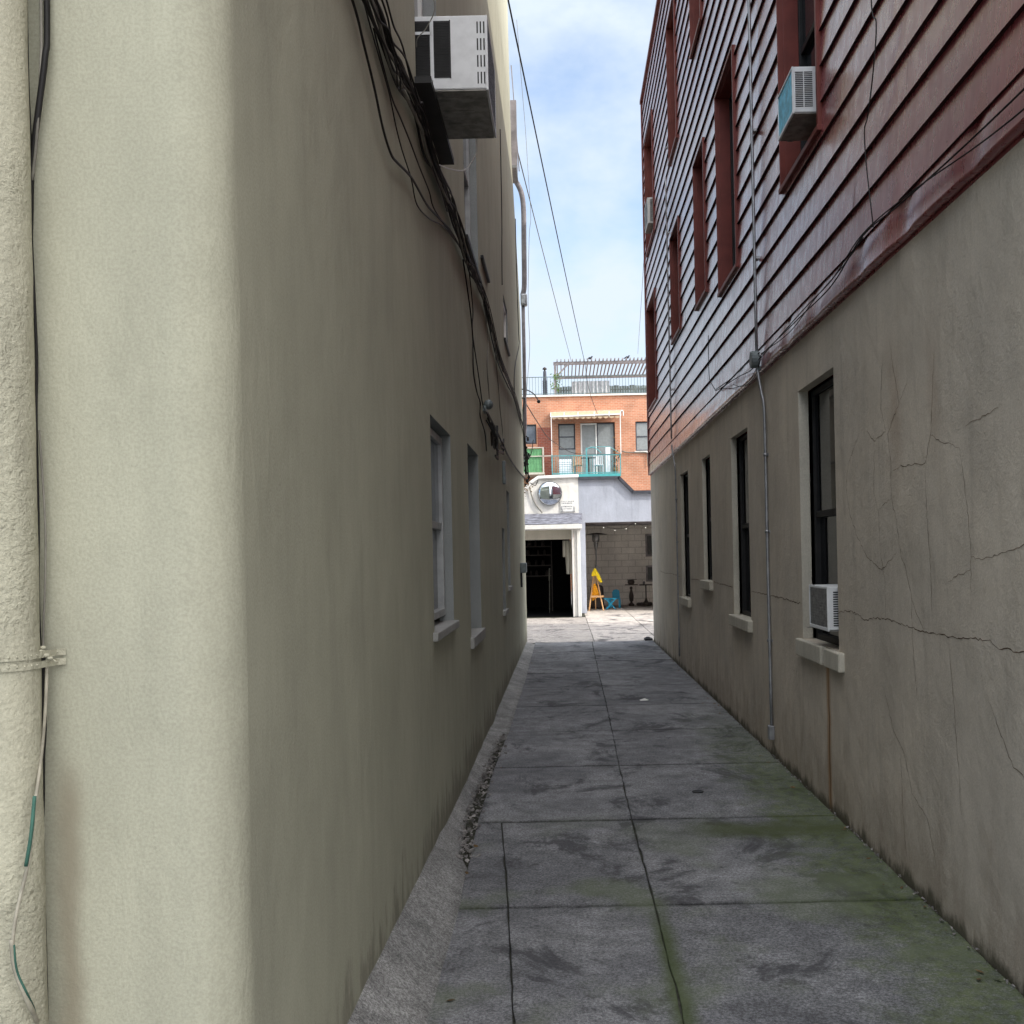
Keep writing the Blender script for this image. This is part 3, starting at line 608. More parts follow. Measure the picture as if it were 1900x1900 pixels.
for i, h in enumerate(SH):
    window(RB, TR, h[0]+.003, h[1]-.003, h[2]+.003, h[3]-.003, -0.05-h[4], M['black'], M['glass'], fw=0.035, proud=0.03)
    MB().box(h[0]+.0, h[1]-.0, -0.3, -0.175, h[2], h[3], T=TR).build('window_back', M['dark'], RB)
    if i == 0:
        sl = MB(); sl.box(5.92, 6.27, -0.10, 0.036, .885, .997, T=TR); sl.box(6.34, 7.02, -0.10, 0.036, .885, .999, T=TR); sl.box(6.27, 6.34, -0.10, -0.004, .885, .955, T=TR)
    else: sl = MB(); sl.box(h[0]-.07, h[1]+.07, -0.10, 0.045, h[2]-.10, h[2]+.002, T=TR)
    sl.build('sill', M['reveal'], RB, bevel=0.008)
    j = MB()   # pale inner jamb faces
    j.box(h[1]-.004, h[1]+.0, -h[4]+.001, -0.001, h[2]+.003, h[3]-.003, T=TR)
    j.build('jamb', M['reveal'], RB)
# lap siding
LIP, CH, Z0, Z1 = 0.019, 0.212, 3.205, 9.76
sdg = MB(); nC = int((Z1-Z0)/CH)+1
def split(u0, u1, cuts):
    seg = [(u0, u1)]
    for a, b in cuts:
        ns = []
        for s0, s1 in seg:
            if b <= s0 or a >= s1: ns.append((s0, s1)); continue
            if a > s0: ns.append((s0, a))
            if b < s1: ns.append((b, s1))
        seg = ns
    return seg
for i in range(nC):
    zb = Z0+i*CH; zt = min(zb+CH, Z1+0.04)
    seams = []; u = YB+random.uniform(0.4, 3.4)
    while u < YE: seams.append(u); u += random.uniform(2.6, 3.7)
    jit = {}
    zs = sorted({zb, zt, *[h[2] for h in REDW if zb < h[2] < zt], *[h[3] for h in REDW if zb < h[3] < zt]})
    for j in range(len(zs)-1):
        za, zc = zs[j], zs[j+1]; zm = (za+zc)/2
        cuts = [(h[0]-.0, h[1]+.0) for h in REDW if h[2] < zm < h[3]]+[(s-.0007, s+.0007) for s in seams]
        for a, b in split(YB if zm < YS[1] else YS[0], YE, cuts):
            k = max(1, int((b-a)/0.8))
            for q in range(k):
                p0, p1 = a+(b-a)*q/k, a+(b-a)*(q+1)/k
                def off(z, u):
                    base = 0.010+LIP*(1-(z-zb)/CH)
                    key = round(u, 3); jit.setdefault(key, (random.uniform(-.0012, .0015), random.uniform(-.0020, .0020)))
                    return base+jit[key][0]*(1-(z-zb)/CH)
                dz = lambda z, u: z+(jit.get(round(u, 3), (0, 0))[1] if z == zb else 0)
                A = TR(p0, off(za, p0), dz(za, p0)); B = TR(p1, off(za, p1), dz(za, p1)); Cc = TR(p1, off(zc, p1), zc); D = TR(p0, off(zc, p0), zc)
                sdg.face(A, B, Cc, D)
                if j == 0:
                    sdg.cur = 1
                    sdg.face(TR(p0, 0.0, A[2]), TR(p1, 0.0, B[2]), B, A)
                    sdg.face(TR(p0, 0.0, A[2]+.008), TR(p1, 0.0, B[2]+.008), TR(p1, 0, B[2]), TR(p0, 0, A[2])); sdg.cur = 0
sdg.face((XR, YE, 3.0), (10, YE, 3.0), (10, YE, 9.8), (XR, YE, 9.8))
wall(sdg, lambda u, d_, z: (XR+0.004-d_, u, z), YB, YE, 3.0, YS[1], REDW, depth=0.0)
wall(sdg, lambda u, d_, z: (XR+0.004-d_, u, z), YS[0], YE, YS[1], 9.78, REDW, depth=0.0)
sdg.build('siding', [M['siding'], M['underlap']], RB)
# dented sheet flashing under the first course
fl = MB(); fl.smooth = True; nY = 150; rows = [(3.235, 0.012), (3.17, 0.026), (3.10, 0.030), (3.04, 0.036), (3.022, 0.040), (3.020, 0.0)]
bump_ = [0]*(nY+1)
for c_ in (3.9, 4.6, 4.75, 5.4, 6.3, 7.1, 9.0, 12.2, 15):
    for i in range(nY+1):
        y = YB+(YE-YB)*i/nY; bump_[i] += -0.014*math.exp(-((y-c_)/0.07)**2)
vs = []
for z, o_ in rows:
    for i in range(nY+1):
        y = YB+(YE-YB)*i/nY; vs.append(TR(y, max(0, o_+(bump_[i]+random.uniform(-.0012, .0012))*(0.3 < (3.24-z)/0.2)), z+random.uniform(-.002, .002)))
fl.add(vs, [(r*(nY+1)+i, r*(nY+1)+i+1, (r+1)*(nY+1)+i+1, (r+1)*(nY+1)+i) for r in range(len(rows)-1) for i in range(nY)])
fl.build('flashing', M['siding'], RB)
MB().box(YE-.09, YE+.012, 0.0, 0.042, 3.02, 9.80, T=TR).build('corner_trim', M['redtrim'], RB)
MB().box(YS[0], YE+.02, -0.2, 0.055, 9.78, 9.84, T=TR).build('coping', M['redtrim'], RB); MB().box(YB, YS[0], -0.2, 0.055, YS[1], YS[1]+.06, T=TR).build('coping', M['redtrim'], RB)
for k, (a, b, c_, e_) in enumerate(REDW):
    tr = MB(); dp = -0.13
    for (p0, p1, q0, q1) in ((a-.035, a, c_-.02, e_+.02), (b, b+.016, c_-.02, e_+.02), (a, b, e_, e_+.02)):
        tr.box(p0, p1, 0.0, 0.044, q0, q1, T=TR)
    tr.box(a-.045, b+.03, 0.0, 0.052, c_-.035, c_, T=TR)
    # reveals as thin boards
    tr.box(a-.004, a+.006, dp, 0.003, c_+.001, e_-.001, T=TR); tr.box(b-.006, b+.004, dp, 0.003, c_+.001, e_-.001, T=TR)
    tr.box(a+.006, b-.006, dp, 0.003, e_-.006, e_+.004, T=TR); tr.box(a+.006, b-.006, dp, 0.003, c_-.004, c_+.006, T=TR)
    tr.build('window_casing', M['redtrim'], RB, bevel=0.003)
    window(RB, TR, a+.008, b-.008, c_+.008, e_-.008, -0.135, M['black'], M['glass'], fw=0.035)

# ------------------------------------------------------------------ air conditioners
def ac(label, T, u0, u1, d0, d1, z0, z1, style, group=None):
    """u along wall, d0 inner .. d1 outer depth; side facing the camera is u0"""
    cen = T((u0+u1)/2, d1, z0); r_ = thing('air_conditioner', cen, label, 'air conditioner', group)
    b = MB(); b.box(u0, u1, d0, d1-.006, z0+.006, z1, T=T); b.build('casing', M['acw'], r_, bevel=0.006)
    u = MB(); u.box(u0+.004, u1-.004, d0, d1-.01, z0-.002, z0+.004, T=T)
    for k in range(3): u.box(u0+.08+.16*k, u0+.10+.16*k, d0+.1+.05*k, d1-.09, z0-.006, z0, T=T)
    u.build('base_pan', M['acunder'], r_)
    g = MB(); H = z1-z0
    if style == 'left':
        for (p, q) in ((-0.11, 0.062), (0.081, 0.165)):
            g.box(u0-.003, u0+.002, p, q, z0+.065, z1-.028, T=T)
            k = 0; z = z0+.075
            while z < z1-.035: g.box(u0-.0055, u0-.003, p+.004, q-.004, z, z+.0022, T=T); z += .0085
        g.box(u0-.0065, u0, 0.163, 0.169, z0+.063, z1-.026, T=T)
        for rr in range(4):
            zt = z1-.035-rr*.087
            for k in range(3): g.box(u0-.0025, u0+.001, .305+k*.017, .312+k*.017, zt-.06, zt, T=T)
        g.build('side_grille', M['steel'] if False else M['black'], r_)
        w_ = MB(); w_.box(u0-.007, u0-.002, -0.1, 0.07, z1-.10, z1-.085, T=T); w_.box(u0-.007, u0, 0.066, 0.077, z0+.05, z1-.02, T=T); w_.build('side_rib', M['acw'], r_)
    elif style == 'red':
        z = z0+.04
        while z < z1-.03:
            for (p, q) in ((.035, .085), (.092, .14)): g.box(u0-.0022, u0+.001, p, q, z, z+.0055, T=T)
            z += .0115
        g.build('side_grille', M['black'], r_)
    else:
        z = z0+.03
        while z < z1-.03: g.box(u0-.0025, u0+.001, d1-.032 if style != 'far' else d1-.1, d1-.085 if style != 'far' else d1-.04, z, z+.0075, T=T); z += .0142
        g.build('side_grille', M['black'], r_)
    f = MB(); f.box(u0+.012, u1-.012, d1-.006, d1-.001, z0+.02, z1-.012, T=T)
    if style != 'red':
        z = z0+.03
        while z < z1-.02: f.box(u0+.02, u1-.02, d1-.001, d1+.003, z, z+.005, T=T); z += .017
    f.build('rear_coil', M['bluefilm'] if style == 'red' else M['fin'], r_)
    e = MB(); 
    for q in ((u0, u0+.012, z0, z1), (u1-.012, u1, z0, z1), (u0+.012, u1-.012, z1-.014, z1), (u0+.012, u1-.012, z0, z0+.02)): e.box(q[0], q[1], d1-.008, d1+.004, q[2], q[3], T=T)
    e.build('rear_frame', M['acw'], r_, bevel=0.002)
    return r_
ac('large white window air conditioner jutting from the left wall above the wires', TL, 5.31, 5.93, -0.09, 0.357, 4.022, 4.41, 'left')
ac('white air conditioner with blue coil face in the nearest red siding window', TR, 6.24, 6.66, -0.10, 0.155, 4.262, 4.548, 'red')
ac('dented white air conditioner in the nearest ground floor window above the broken sill', TR, 6.10, 6.55, -0.13, 0.043, 1.112, 1.378, 'low')
ac('small pale air conditioner in the farthest upper window of the red siding', TR, 16.75, 17.3, -0.10, 0.12, 7.0, 7.42, 'far')

# ------------------------------------------------------------------ conduits on the right wall
def conduit(label, Y, ztop, z1, zb, r, box=True, lean=0.0):
    o = thing('conduit', (1.57, Y, 0), label, 'conduit', 'metal conduits on the right-hand wall')
    t = MB()
    pts = [(1.548, Y+.03, ztop), (1.548, Y, (ztop+z1)/2), (1.55, Y-.01, z1)]
    t.tube(catmull(pts, 8), r, 10)
    t.tube(catmull([(1.55, Y-.01, z1-.08), (1.558, Y-.015, z1-.16), (1.575, Y-.04, z1-.30), (1.586, Y-.07, z1-.42), (1.592, Y-.06, z1-.8), (1.592, Y-.06, 1.6), (1.592, Y-.08, zb+.1)], 6), r, 10)
    t.build('pipe', M['conduit'], o)
    for z in (2.35, 1.75, 0.9):
        MB().box(-0.0, 0.0, 0, 0, 0, 0)
        s_ = MB(); s_.tube([(1.592, Y-.062, z-.012), (1.592, Y-.062, z+.012)], r*1.5, 10); s_.box(Y-.10, Y-.02, 0.0, 0.006, z-.01, z+.01, T=TR); s_.build('clamp', M['conduit'], o)
    for z in (3.9, 4.9, 6.1, 7.3):
        s_ = MB(); s_.box(Y-.045, Y+.03, 0.028, 0.055, z-.01, z+.01, T=TR); s_.build('clamp', M['conduit'], o)
    if box:
        b = MB(); c = Vector((1.535, Y-.01, z1-.035)); n = 16
        prof = [(0.0005, -.035), (.056, -.035), (.062, -.028), (.062, .03), (.0005, .03)]
        vs = []
        for rr, h_ in prof:
            for k in range(n): a = 2*math.pi*k/n; vs.append((c.x+h_, c.y+rr*math.cos(a), c.z+rr*1.1*math.sin(a)))
        b.add(vs, [(i*n+k, i*n+(k+1) % n, (i+1)*n+(k+1) % n, (i+1)*n+k) for i in range(len(prof)-1) for k in range(n)])
        b.box(Y-.03, Y+.01, .03, .06, z1-.12, z1-.09, T=TR)
        b.build('junction_box', M['boxgrey'], o)
        MB().box(Y-.11, Y-.05, 0.0, 0.045, zb-.0, zb+.11, T=TR).build('end_box', M['conduit'], o, bevel=.006)
conduit('galvanised conduit with round junction box at the foot of the red siding', 8.06, 9.7, 3.14, 0.13, 0.0125)
conduit('thin conduit running up the right wall between the two farthest stucco windows and corner', 14.42, 6.9, 3.2, 0.05, 0.011, box=False)

# ------------------------------------------------------------------ wall cables
def jcable(name, label, pts, r, mt, cat='cable', group=None, sm=6):
    t = MB(); t.tube(catmull(pts, sm), r, 6); return tag(t.build(name, M[mt]), label, cat, group)
BP = [(2.9, 3.66), (3.5, 3.67), (3.83, 3.69), (4.0, 3.69), (4.18, 3.69), (4.48, 3.75), (4.84, 3.80), (5.07, 3.82), (5.35, 3.78), (5.7, 3.77), (6.1, 3.80), (6.57, 3.84), (7.27, 3.81), (8.0, 3.86), (8.72, 3.91), (9.61, 3.93), (11.15, 3.79), (12.9, 3.84), (14.96, 3.91), (16.8, 3.88), (18.3, 3.86), (18.7, 3.6), (18.74, 3.1)]
BC = thing('cable_bundle', (-0.67, 10, 3.8), 'thick tangled bundle of black cables sagging along the whole left alley wall', 'cable bundle')
for s_ in range(12):
    ph = random.uniform(0, 6.28); sp = 0.022*random.uniform(.2, 1.3); oz = random.uniform(-.035, .03); ox = random.uniform(-.0, .035)
    pts = [(-0.682+ox+random.uniform(-.006, .012), y, z+oz*(2.3 if y < 7.5 else 1)+sp*(1.6 if y < 7.5 else 1)*math.sin(ph+y*random.uniform(1.5, 2.2))+random.uniform(-.012, .012)) for y, z in BP[:len(BP)-(0 if s_ % 3 else 3)]]
    t = MB(); t.tube(catmull(pts, 5), random.choice((.0045, .006, .0075)), 6); t.build('cable', M['greyc'] if s_ in (3, 8) else M['blackc'], BC)
for s_ in range(10):
    a0 = random.uniform(2.9, 9); b0 = a0+random.uniform(1.5, 6); nn = int((b0-a0)/.35); ph = random.uniform(0, 6.28); am = random.uniform(.02, .075)
    zs_ = [(y, at(BP[:-2], y)) for y in [a0+(b0-a0)*i/nn for i in range(nn+1)]]
    pts = [(-.675+random.uniform(0, .03), y, z-am*abs(math.sin(ph+y*1.9))+random.uniform(-.02, .03)) for y, z in zs_]
    t = MB(); t.tube(catmull(pts, 4), random.choice((.0035, .005, .006)), 5); t.build('cable', M['blackc'], BC)
for k in range(16):        # ties and loose loops
    y = random.uniform(4, 17); z = at([(a, b) for a, b in BP[:-2]], y)
    t = MB(); hh = random.uniform(.05, .13)
    t.tube(catmull([(-.66, y, z), (-.645, y+.05, z-hh*.6), (-.655, y+.14, z-hh), (-.66, y+.26, z-hh*.4), (-.665, y+.34, z+.01)], 5), .0032, 5); t.build('cable_loop', M['blackc'], BC)
XW = -.682
W3 = lambda pts, x=XW: [(x, y, z) for y, z in pts]
jcable('wall_cable', 'single thick black cable sagging below the bundle near the front corner', W3([(2.9, 3.55), (3.5, 3.51), (3.68, 3.46), (3.89, 3.39), (4.06, 3.31), (4.25, 3.28), (4.43, 3.31), (4.85, 3.4), (5.39, 3.46), (5.9, 3.56), (6.6, 3.7), (7.4, 3.8)]), .0055, 'blackc')
jcable('wall_cable', 'black cable looping from the bundle down under the large air conditioner', W3([(3.7, 3.62), (3.91, 3.58), (4.22, 3.53), (4.39, 3.46), (4.55, 3.42), (4.83, 3.39), (5.01, 3.33), (5.5, 3.42), (6.2, 3.6), (7.2, 3.78)]), .0035, 'blackc')
jcable('wall_cable', 'straight black cable hanging just below the bundle beside the near corner', W3([(3.9, 3.62), (4.28, 3.54), (4.53, 3.55), (4.81, 3.56), (5.13, 3.56), (5.5, 3.57), (5.75, 3.55), (6.8, 3.72)]), .004, 'blackc')
jcable('wall_cable', 'black cable rising above the bundle under the black window sill', W3([(4.9, 3.84), (5.09, 3.86), (5.55, 3.88), (5.98, 3.93), (6.09, 3.89), (6.6, 3.86)]), .004, 'blackc')
jcable('wall_cable', 'longest dark drop cable on the left wall ending beside the tall recessed window', W3([(7.4, 3.75), (7.85, 3.54), (8.02, 3.42), (8.09, 3.3), (8.08, 3.06), (8.37, 2.95), (8.7, 2.91), (8.67, 2.79), (9.15, 2.71), (9.31, 2.56)]), .006, 'blackc')
jcable('wall_cable', 'dark drop cable running down to the pale round fitting', W3([(7.9, 3.8), (8.15, 3.57), (8.06, 3.42), (8.14, 3.32), (8.58, 3.12), (8.95, 2.94), (9.2, 2.92)]), .005, 'blackc')
jcable('wall_cable', 'grey drop cable hanging behind the pale round fitting', W3([(9.3, 3.9), (9.66, 3.82), (9.83, 3.65), (9.61, 3.39), (9.82, 3.1), (9.57, 3.0)]), .0055, 'greyc')
jcable('wall_cable', 'farthest grey drop cable hanging to the black bracket', W3([(10.8, 3.8), (11.0, 3.68), (11.39, 3.4), (11.54, 3.24), (11.9, 3.05), (11.6, 2.81)]), .0055, 'greyc')
jcable('wall_cable', 'low black cable sloping from the round fitting to the far alley corner', W3([(9.28, 2.94), (10.5, 2.93), (11.85, 2.91), (13.2, 2.88), (14.9, 2.90), (17, 2.96), (18.72, 3.02), (18.8, 3.0)]), .011, 'blackc')
jcable('wall_cable', 'thin wire dropping from above to the small pale vent window', W3([(12.95, 7.0), (12.9, 5.9), (12.75, 5.45), (12.64, 4.95)], -.69), .006, 'blackc')
jcable('wall_cable', 'thin wire running down the far end of the left wall', W3([(17.0, 7.2), (17.05, 6.36), (17.4, 5.37), (17.56, 5.23), (15.9, 4.6), (15.31, 4.26), (15.3, 3.95)], -.685), .007, 'blackc')
lad = thing('cable_bracket', (-.68, 11, 2.8), 'black ladder-like bracket with tangled wires above the far left windows', 'bracket')
t = MB(); 
for a, b in (((10.5, 2.94), (10.45, 2.60)), ((11.6, 2.93), (11.5, 2.75)), ((10.5, 2.68), (11.5, 2.76)), ((10.5, 2.60), (10.15, 2.60))): t.bar((-.655, a[0], a[1]), (-.655, b[0], b[1]), .022)
for z in (2.80, 2.86): t.bar((-.655, 11.1, z), (-.655, 11.55, z+.01), .014)
t.build('frame', M['black'], lad)
t = MB()
for k in range(7):
    y = 9.0+random.uniform(0, .9); t.tube(catmull([(-.66, y, 2.9-random.uniform(0, .1)), (-.62, y+.2, 2.72), (-.65, y+.5, 2.62+random.uniform(0, .1)), (-.64, y+.3, 2.74), (-.66, y+.9, 2.66)], 5), .007, 5)
t.build('tangle', M['blackc'], lad)
t = MB(); t.ball((-.655, 9.3, 2.98), .045, 8, (1, 1.2, 1)); t.box(9.2, 9.42, 0.0, .03, 2.91, 2.96, T=TL)
tag(t.build('round_fitting', M['boxgrey']), 'pale round electrical fitting on the left wall where the drop cables meet', 'electrical fitting')
t = MB(); t.box(12.0, 12.12, 0, .04, 2.45, 2.72, T=TL); tag(t.build('wall_bracket', M['boxgrey'], bevel=.01), 'small pale strip fixed to the left wall under the black bracket', 'bracket')
jcable('air_conditioner_wire', 'thin pale wire curling in front of the large air conditioner', [(-.70, 5.25, 4.22), (-.69, 5.22, 4.25), (-.645, 5.22, 4.30), (-.60, 5.22, 4.39), (-.605, 5.22, 4.48), (-.57, 5.22, 4.53), (-.53, 5.2, 4.56), (-.5, 5.2, 4.7)], .0028, 'greyc')
jcable('air_conditioner_wire', 'thin white wire dangling behind the underside of the large air conditioner', [(-.45, 5.95, 4.12), (-.46, 6.0, 4.03), (-.47, 6.05, 3.98), (-.53, 6.0, 3.87), (-.60, 5.8, 3.80), (-.66, 5.6, 3.76)], .004, 'white')
# right wall wires along the flashing
xw = 1.553
RWI = thing('cable_bundle', (1.555, 6, 3.1), 'thin dark wires strung along the flashing under the red siding', 'cable bundle')
for pts, r in (([(7.95, 3.11), (6.56, 3.10), (5.8, 3.10), (5.2, 3.19), (4.55, 3.15), (3.49, 3.11), (2.0, 3.1)], .004), ([(7.95, 3.09), (6.5, 3.125), (5.8, 3.13), (5.2, 3.20), (4.42, 3.15), (3.49, 3.05), (2.0, 2.98)], .0035),
               ([(7.9, 3.12), (6.9, 3.07), (6.2, 3.12), (5.6, 3.14), (5.2, 3.18)], .003), ([(7.9, 3.10), (8.3, 3.07), (8.92, 3.12), (10.12, 3.20), (10.29, 3.24)], .0045),
               ([(7.95, 3.14), (8.6, 3.16), (9.3, 3.17), (10.2, 3.22)], .005), ([(7.9, 3.08), (8.42, 3.00), (9.06, 3.05), (9.79, 3.16)], .003), ([(7.95, 3.06), (8.2, 2.99), (8.7, 3.0), (9.2, 3.1)], .003)):
    t = MB(); t.tube(catmull([(xw, a, b) for a, b in pts], 6), r, 5); t.build('cable', M['blackc'], RWI)
jcable('wall_cable', 'black wire hanging in a wavy line down the near red siding', [(1.545, y, z) for y, z in [(5.0, 6.0), (4.98, 5.0), (4.96, 4.26), (4.89, 4.11), (4.94, 3.93), (5.05, 3.74), (5.11, 3.69), (5.1, 3.55), (5.05, 3.35), (5.0, 3.17)]], .0035, 'blackc')
jcable('wall_cable', 'thin wire down the red siding beneath the third upper window', [(1.55, y, z) for y, z in [(10.29, 3.24), (10.5, 3.33), (10.63, 3.41), (10.66, 3.6), (10.63, 3.85)]], .004, 'blackc')

# downspout and awning edge at the far end of the left building
DS = thing('downspout', (-.62, 18.95, 0), 'grey downspout with offset elbows at the far end of the left building', 'downspout')
t = MB(); t.tube(catmull([(-.80, 18.95, 8.62), (-.72, 18.95, 8.5), (-.64, 18.95, 8.3), (-.61, 18.95, 8.0), (-.615, 18.95, 7.4), (-.62, 18.95, 6.8), (-.63, 18.95, 6.55), (-.66, 18.95, 6.42)], 6), .048, 10); t.build('upper_pipe', M['downpipe'], DS)
MB().box(-.70, -.575, 18.86, 19.02, 6.22, 6.44).build('elbow', M['conduit'], DS, bevel=.03)
t = MB(); t.tube([(-.655, 18.95, 6.25), (-.655, 18.95, 5.4), (-.665, 18.95, 4.0), (-.74, 18.95, 3.2), (-.76, 18.95, .1)], .034, 10); t.build('lower_pipe', M['downpipe'], DS)
AW = thing('roof_awning', (-.66, 17, 8), 'weathered corrugated awning edge high on the far left roofline', 'awning')
t = MB()
for k in range(9): t.bar((-.60-.004*(k % 2), 16.9+.01*k, 7.95+.005*k), (-.70+.004*(k % 2), 16.9+.01*k, 9.7), .02, .012) if k < 3 else t.box(-.72, -.635+.006*(k % 2), 16.6+.05*k, 16.63+.05*k, 7.9, 9.0+.02*k)
t.build('corrugated_panel', M['greywood'], AW)
MB().box(-.74, -.63, 16.5, 17.2, 7.86, 7.90).build('edge_rail', M['steel'], AW)
MM = thing('meter_box', (-.66, 16.5, 1.4), 'small grey meter box on the far end of the left wall', 'meter box')
MB().box(16.3, 16.62, 0, .10, 1.33, 1.49, T=TL).build('casing', M['boxgrey'], MM, bevel=.015)
MB().box(16.4, 16.48, 0, .03, 1.1, 1.33, T=TL).build('conduit_stub', M['black'], MM)
LM = thing('wall_lamp', (-.6, 18.8, 4.7), 'black lamp arm with round head sticking out past the left wall', 'lamp')
t = MB(); t.tube(catmull([(-.72, 18.9, 4.68), (-.6, 19.1, 4.685), (-.5, 19.4, 4.66), (-.44, 19.8, 4.62)], 5), .011, 8); t.build('arm', M['black'], LM)
t = MB(); t.ball((-.425, 20.0, 4.61), .036, 8); t.build('head', M['black'], LM)
t = MB()
for k in range(26):
    y = 18.75+random.uniform(0, .25); z = 2.9+random.uniform(0, 1.0); t.ball((-.66+random.uniform(-.03, .06), y, z), random.uniform(.012, .032), 5, (1, 1, random.uniform(.5, 1.6)))
t.tube(catmull([(-.66, 18.8, 4.5), (-.70, 18.85, 4.2), (-.69, 18.85, 3.9), (-.64, 18.9, 3.4), (-.62, 18.9, 3.0)], 5), .014, 6)
t.tube(catmull([(-.64, 18.9, 3.35), (-.56, 18.95, 3.5), (-.52, 19, 3.75)], 4), .008, 5); t.tube(catmull([(-.60, 18.9, 2.95), (-.5, 18.95, 2.9), (-.45, 19, 3.0)], 4), .008, 5)
tag(t.build('cable_cluster', M['blackc']), 'knotted black cable cluster hanging at the far corner of the left wall', 'cable bundle')

# overhead wires
def span(p0, p1, sag, ext=0.0, n=14):
    a, b = Vector(p0), Vector(p1); a = a-(b-a)*ext
    return [a.lerp(b, i/n)-Vector((0, 0, sag*4*(i/n)*(1-i/n))) for i in range(n+1)]
t = MB(); t.tube(span((-.564, 13, 8.70), (1.127, 46.2, 10.294), .10), .012, 5); t.tube(span((-.66, 11.2, 8.6), (-.564, 13, 8.70), 0), .009, 5)
t.tube(catmull([(1.127, 46.2, 10.294), (1.30, 45.7, 8.9), (1.667, 44.6, 7.5)], 5), .012, 5)
tag(t.build('overhead_wire', M['blackc']), 'longest overhead wire crossing the sky from the top left to the pergola', 'wire')
t = MB(); t.tube(span((-.64, 17.5, 8.5), (.522, 46.2, 10.355), .05), .010, 5); tag(t.build('overhead_wire', M['greyc']), 'lower of the two slanting overhead wires reaching the pergola left end', 'wire')
t = MB(); t.tube(catmull([(-.66, 18.9, 11.5), (-.60, 19.3, 10.4), (-.559, 19.5, 9.721), (-.525, 19.5, 8.899), (-.491, 19.5, 8.077), (-.53, 19.5, 7.668), (-.576, 19.5, 6.437), (-.563, 19.5, 5.615), (-.604, 19.5, 5.103), (-.64, 19.2, 4.6), (-.66, 18.9, 4.4)], 5), .0045, 5)
tag(t.build('overhead_wire', M['greyc']), 'thin wavy wire hanging straight down beside the downspout', 'wire')
t = MB(); t.tube(catmull([(1.66, 18.7, 8.0), (1.891, 22, 8.393), (2.752, 34, 9.955), (3.53, 46.2, 10.607)], 5), .007, 5); tag(t.build('overhead_wire', M['greyc']), 'faint wire beside the red siding edge dropping to the pergola', 'wire')
t = MB(); t.tube(catmull([(-.70, 18.72, 4.5), (-.559, 26, 4.93), (-.337, 33, 5.32), (.467, 44.4, 6.031), (1.3, 44.4, 5.95), (2.5, 44.4, 5.93)], 6), .011, 5); tag(t.build('overhead_wire', M['blackc']), 'dark wire slanting from the left wall down to the teal balcony rail', 'wire')

# ------------------------------------------------------------------ low rear building
RG = thing('garage_building', (1, 28, 0), 'low garage building, white on the left and blue-grey over the open bay', 'building')
w_ = MB(); YA, YB2 = 28.0, 28.25
w_.poly([(-6, 2.2), (-6, 3.3), (-1.03, 3.33), (-.86, 3.56), (-.63, 3.70), (.435, 3.72), (.435, 2.2)], YA, YB2)
w_.build('white_parapet', M['white_wall'], RG)
w_ = MB(); w_.poly([(-6, 0), (-6, 2.195), (-2.6, 2.195), (-2.6, 0)], YA, YB2); w_.build('side_wall', M['white_wall'], RG)
w_ = MB(); w_.poly([(.438, 2.48), (.438, 3.66), (1.52, 3.66), (1.90, 3.27), (6, 3.25), (6, 2.48)], YA+.03, YB2); w_.poly([(.438, 0), (.438, 2.478), (.605, 2.478), (.605, 0)], YA+.03, YB2); w_.poly([(3.8, 0), (3.8, 2.478), (6, 2.478), (6, 0)], YA+.03, YB2)
w_.build('blue_wall', M['blue_wall'], RG)
cp = MB()
for (a, b) in (((.445, 3.69), (1.56, 3.69)), ((1.54, 3.705), (1.93, 3.30)), ((1.90, 3.285), (6, 3.27))): cp.bar((a[0], 28.1, a[1]), (b[0], 28.1, b[1]), .34, .075)
cp.build('coping', M['darkcoping'], RG)
cp = MB()
for (a, b) in (((-.66, 3.735), (.45, 3.755)), ((-.86, 3.60), (-.64, 3.745)), ((-1.06, 3.36), (-.85, 3.61)), ((-6, 3.36), (-1.05, 3.36))): cp.bar((a[0], 28.1, a[1]), (b[0], 28.1, b[1]), .36, .085)
cp.build('coping', M['white'], RG, bevel=.015)
rr = MB(); rr.box(.44, 5.9, 28.25, 33, 2.62, 2.72); rr.box(-6, .44, 28.25, 33, 2.72, 2.80); rr.build('roof', M['darkcoping'], RG)
bk = MB(); bk.box(.44, 6, 32.0, 32.2, -.02, 2.62); bk.box(.44, .60, 28.25, 32, -.02, 2.62); bk.box(4.2, 4.4, 28.25, 32, -.02, 2.62)
bk.build('block_wall', M['cmu'], RG)
bm_ = MB()
for z, y in ((2.55, 28.6), (2.55, 30.2), (2.55, 31.6)): bm_.box(.6, 4.2, y, y+.12, 2.48, 2.62)
bm_.build('ceiling_beam', M['greywood'], RG)
TB = TY(32.0)
for z0_, z1_ in ((1.50, 2.20), (.72, 1.22)):
    window(RG, TB, 2.56, 3.3, z0_, z1_, 0.012, M['greywood'], M['glass'], fw=.05, rail=False)
    MB().box(2.50, 3.36, 0, .07, z0_-.07, z0_-.005, T=TB).build('sill', M['cmu'], RG)
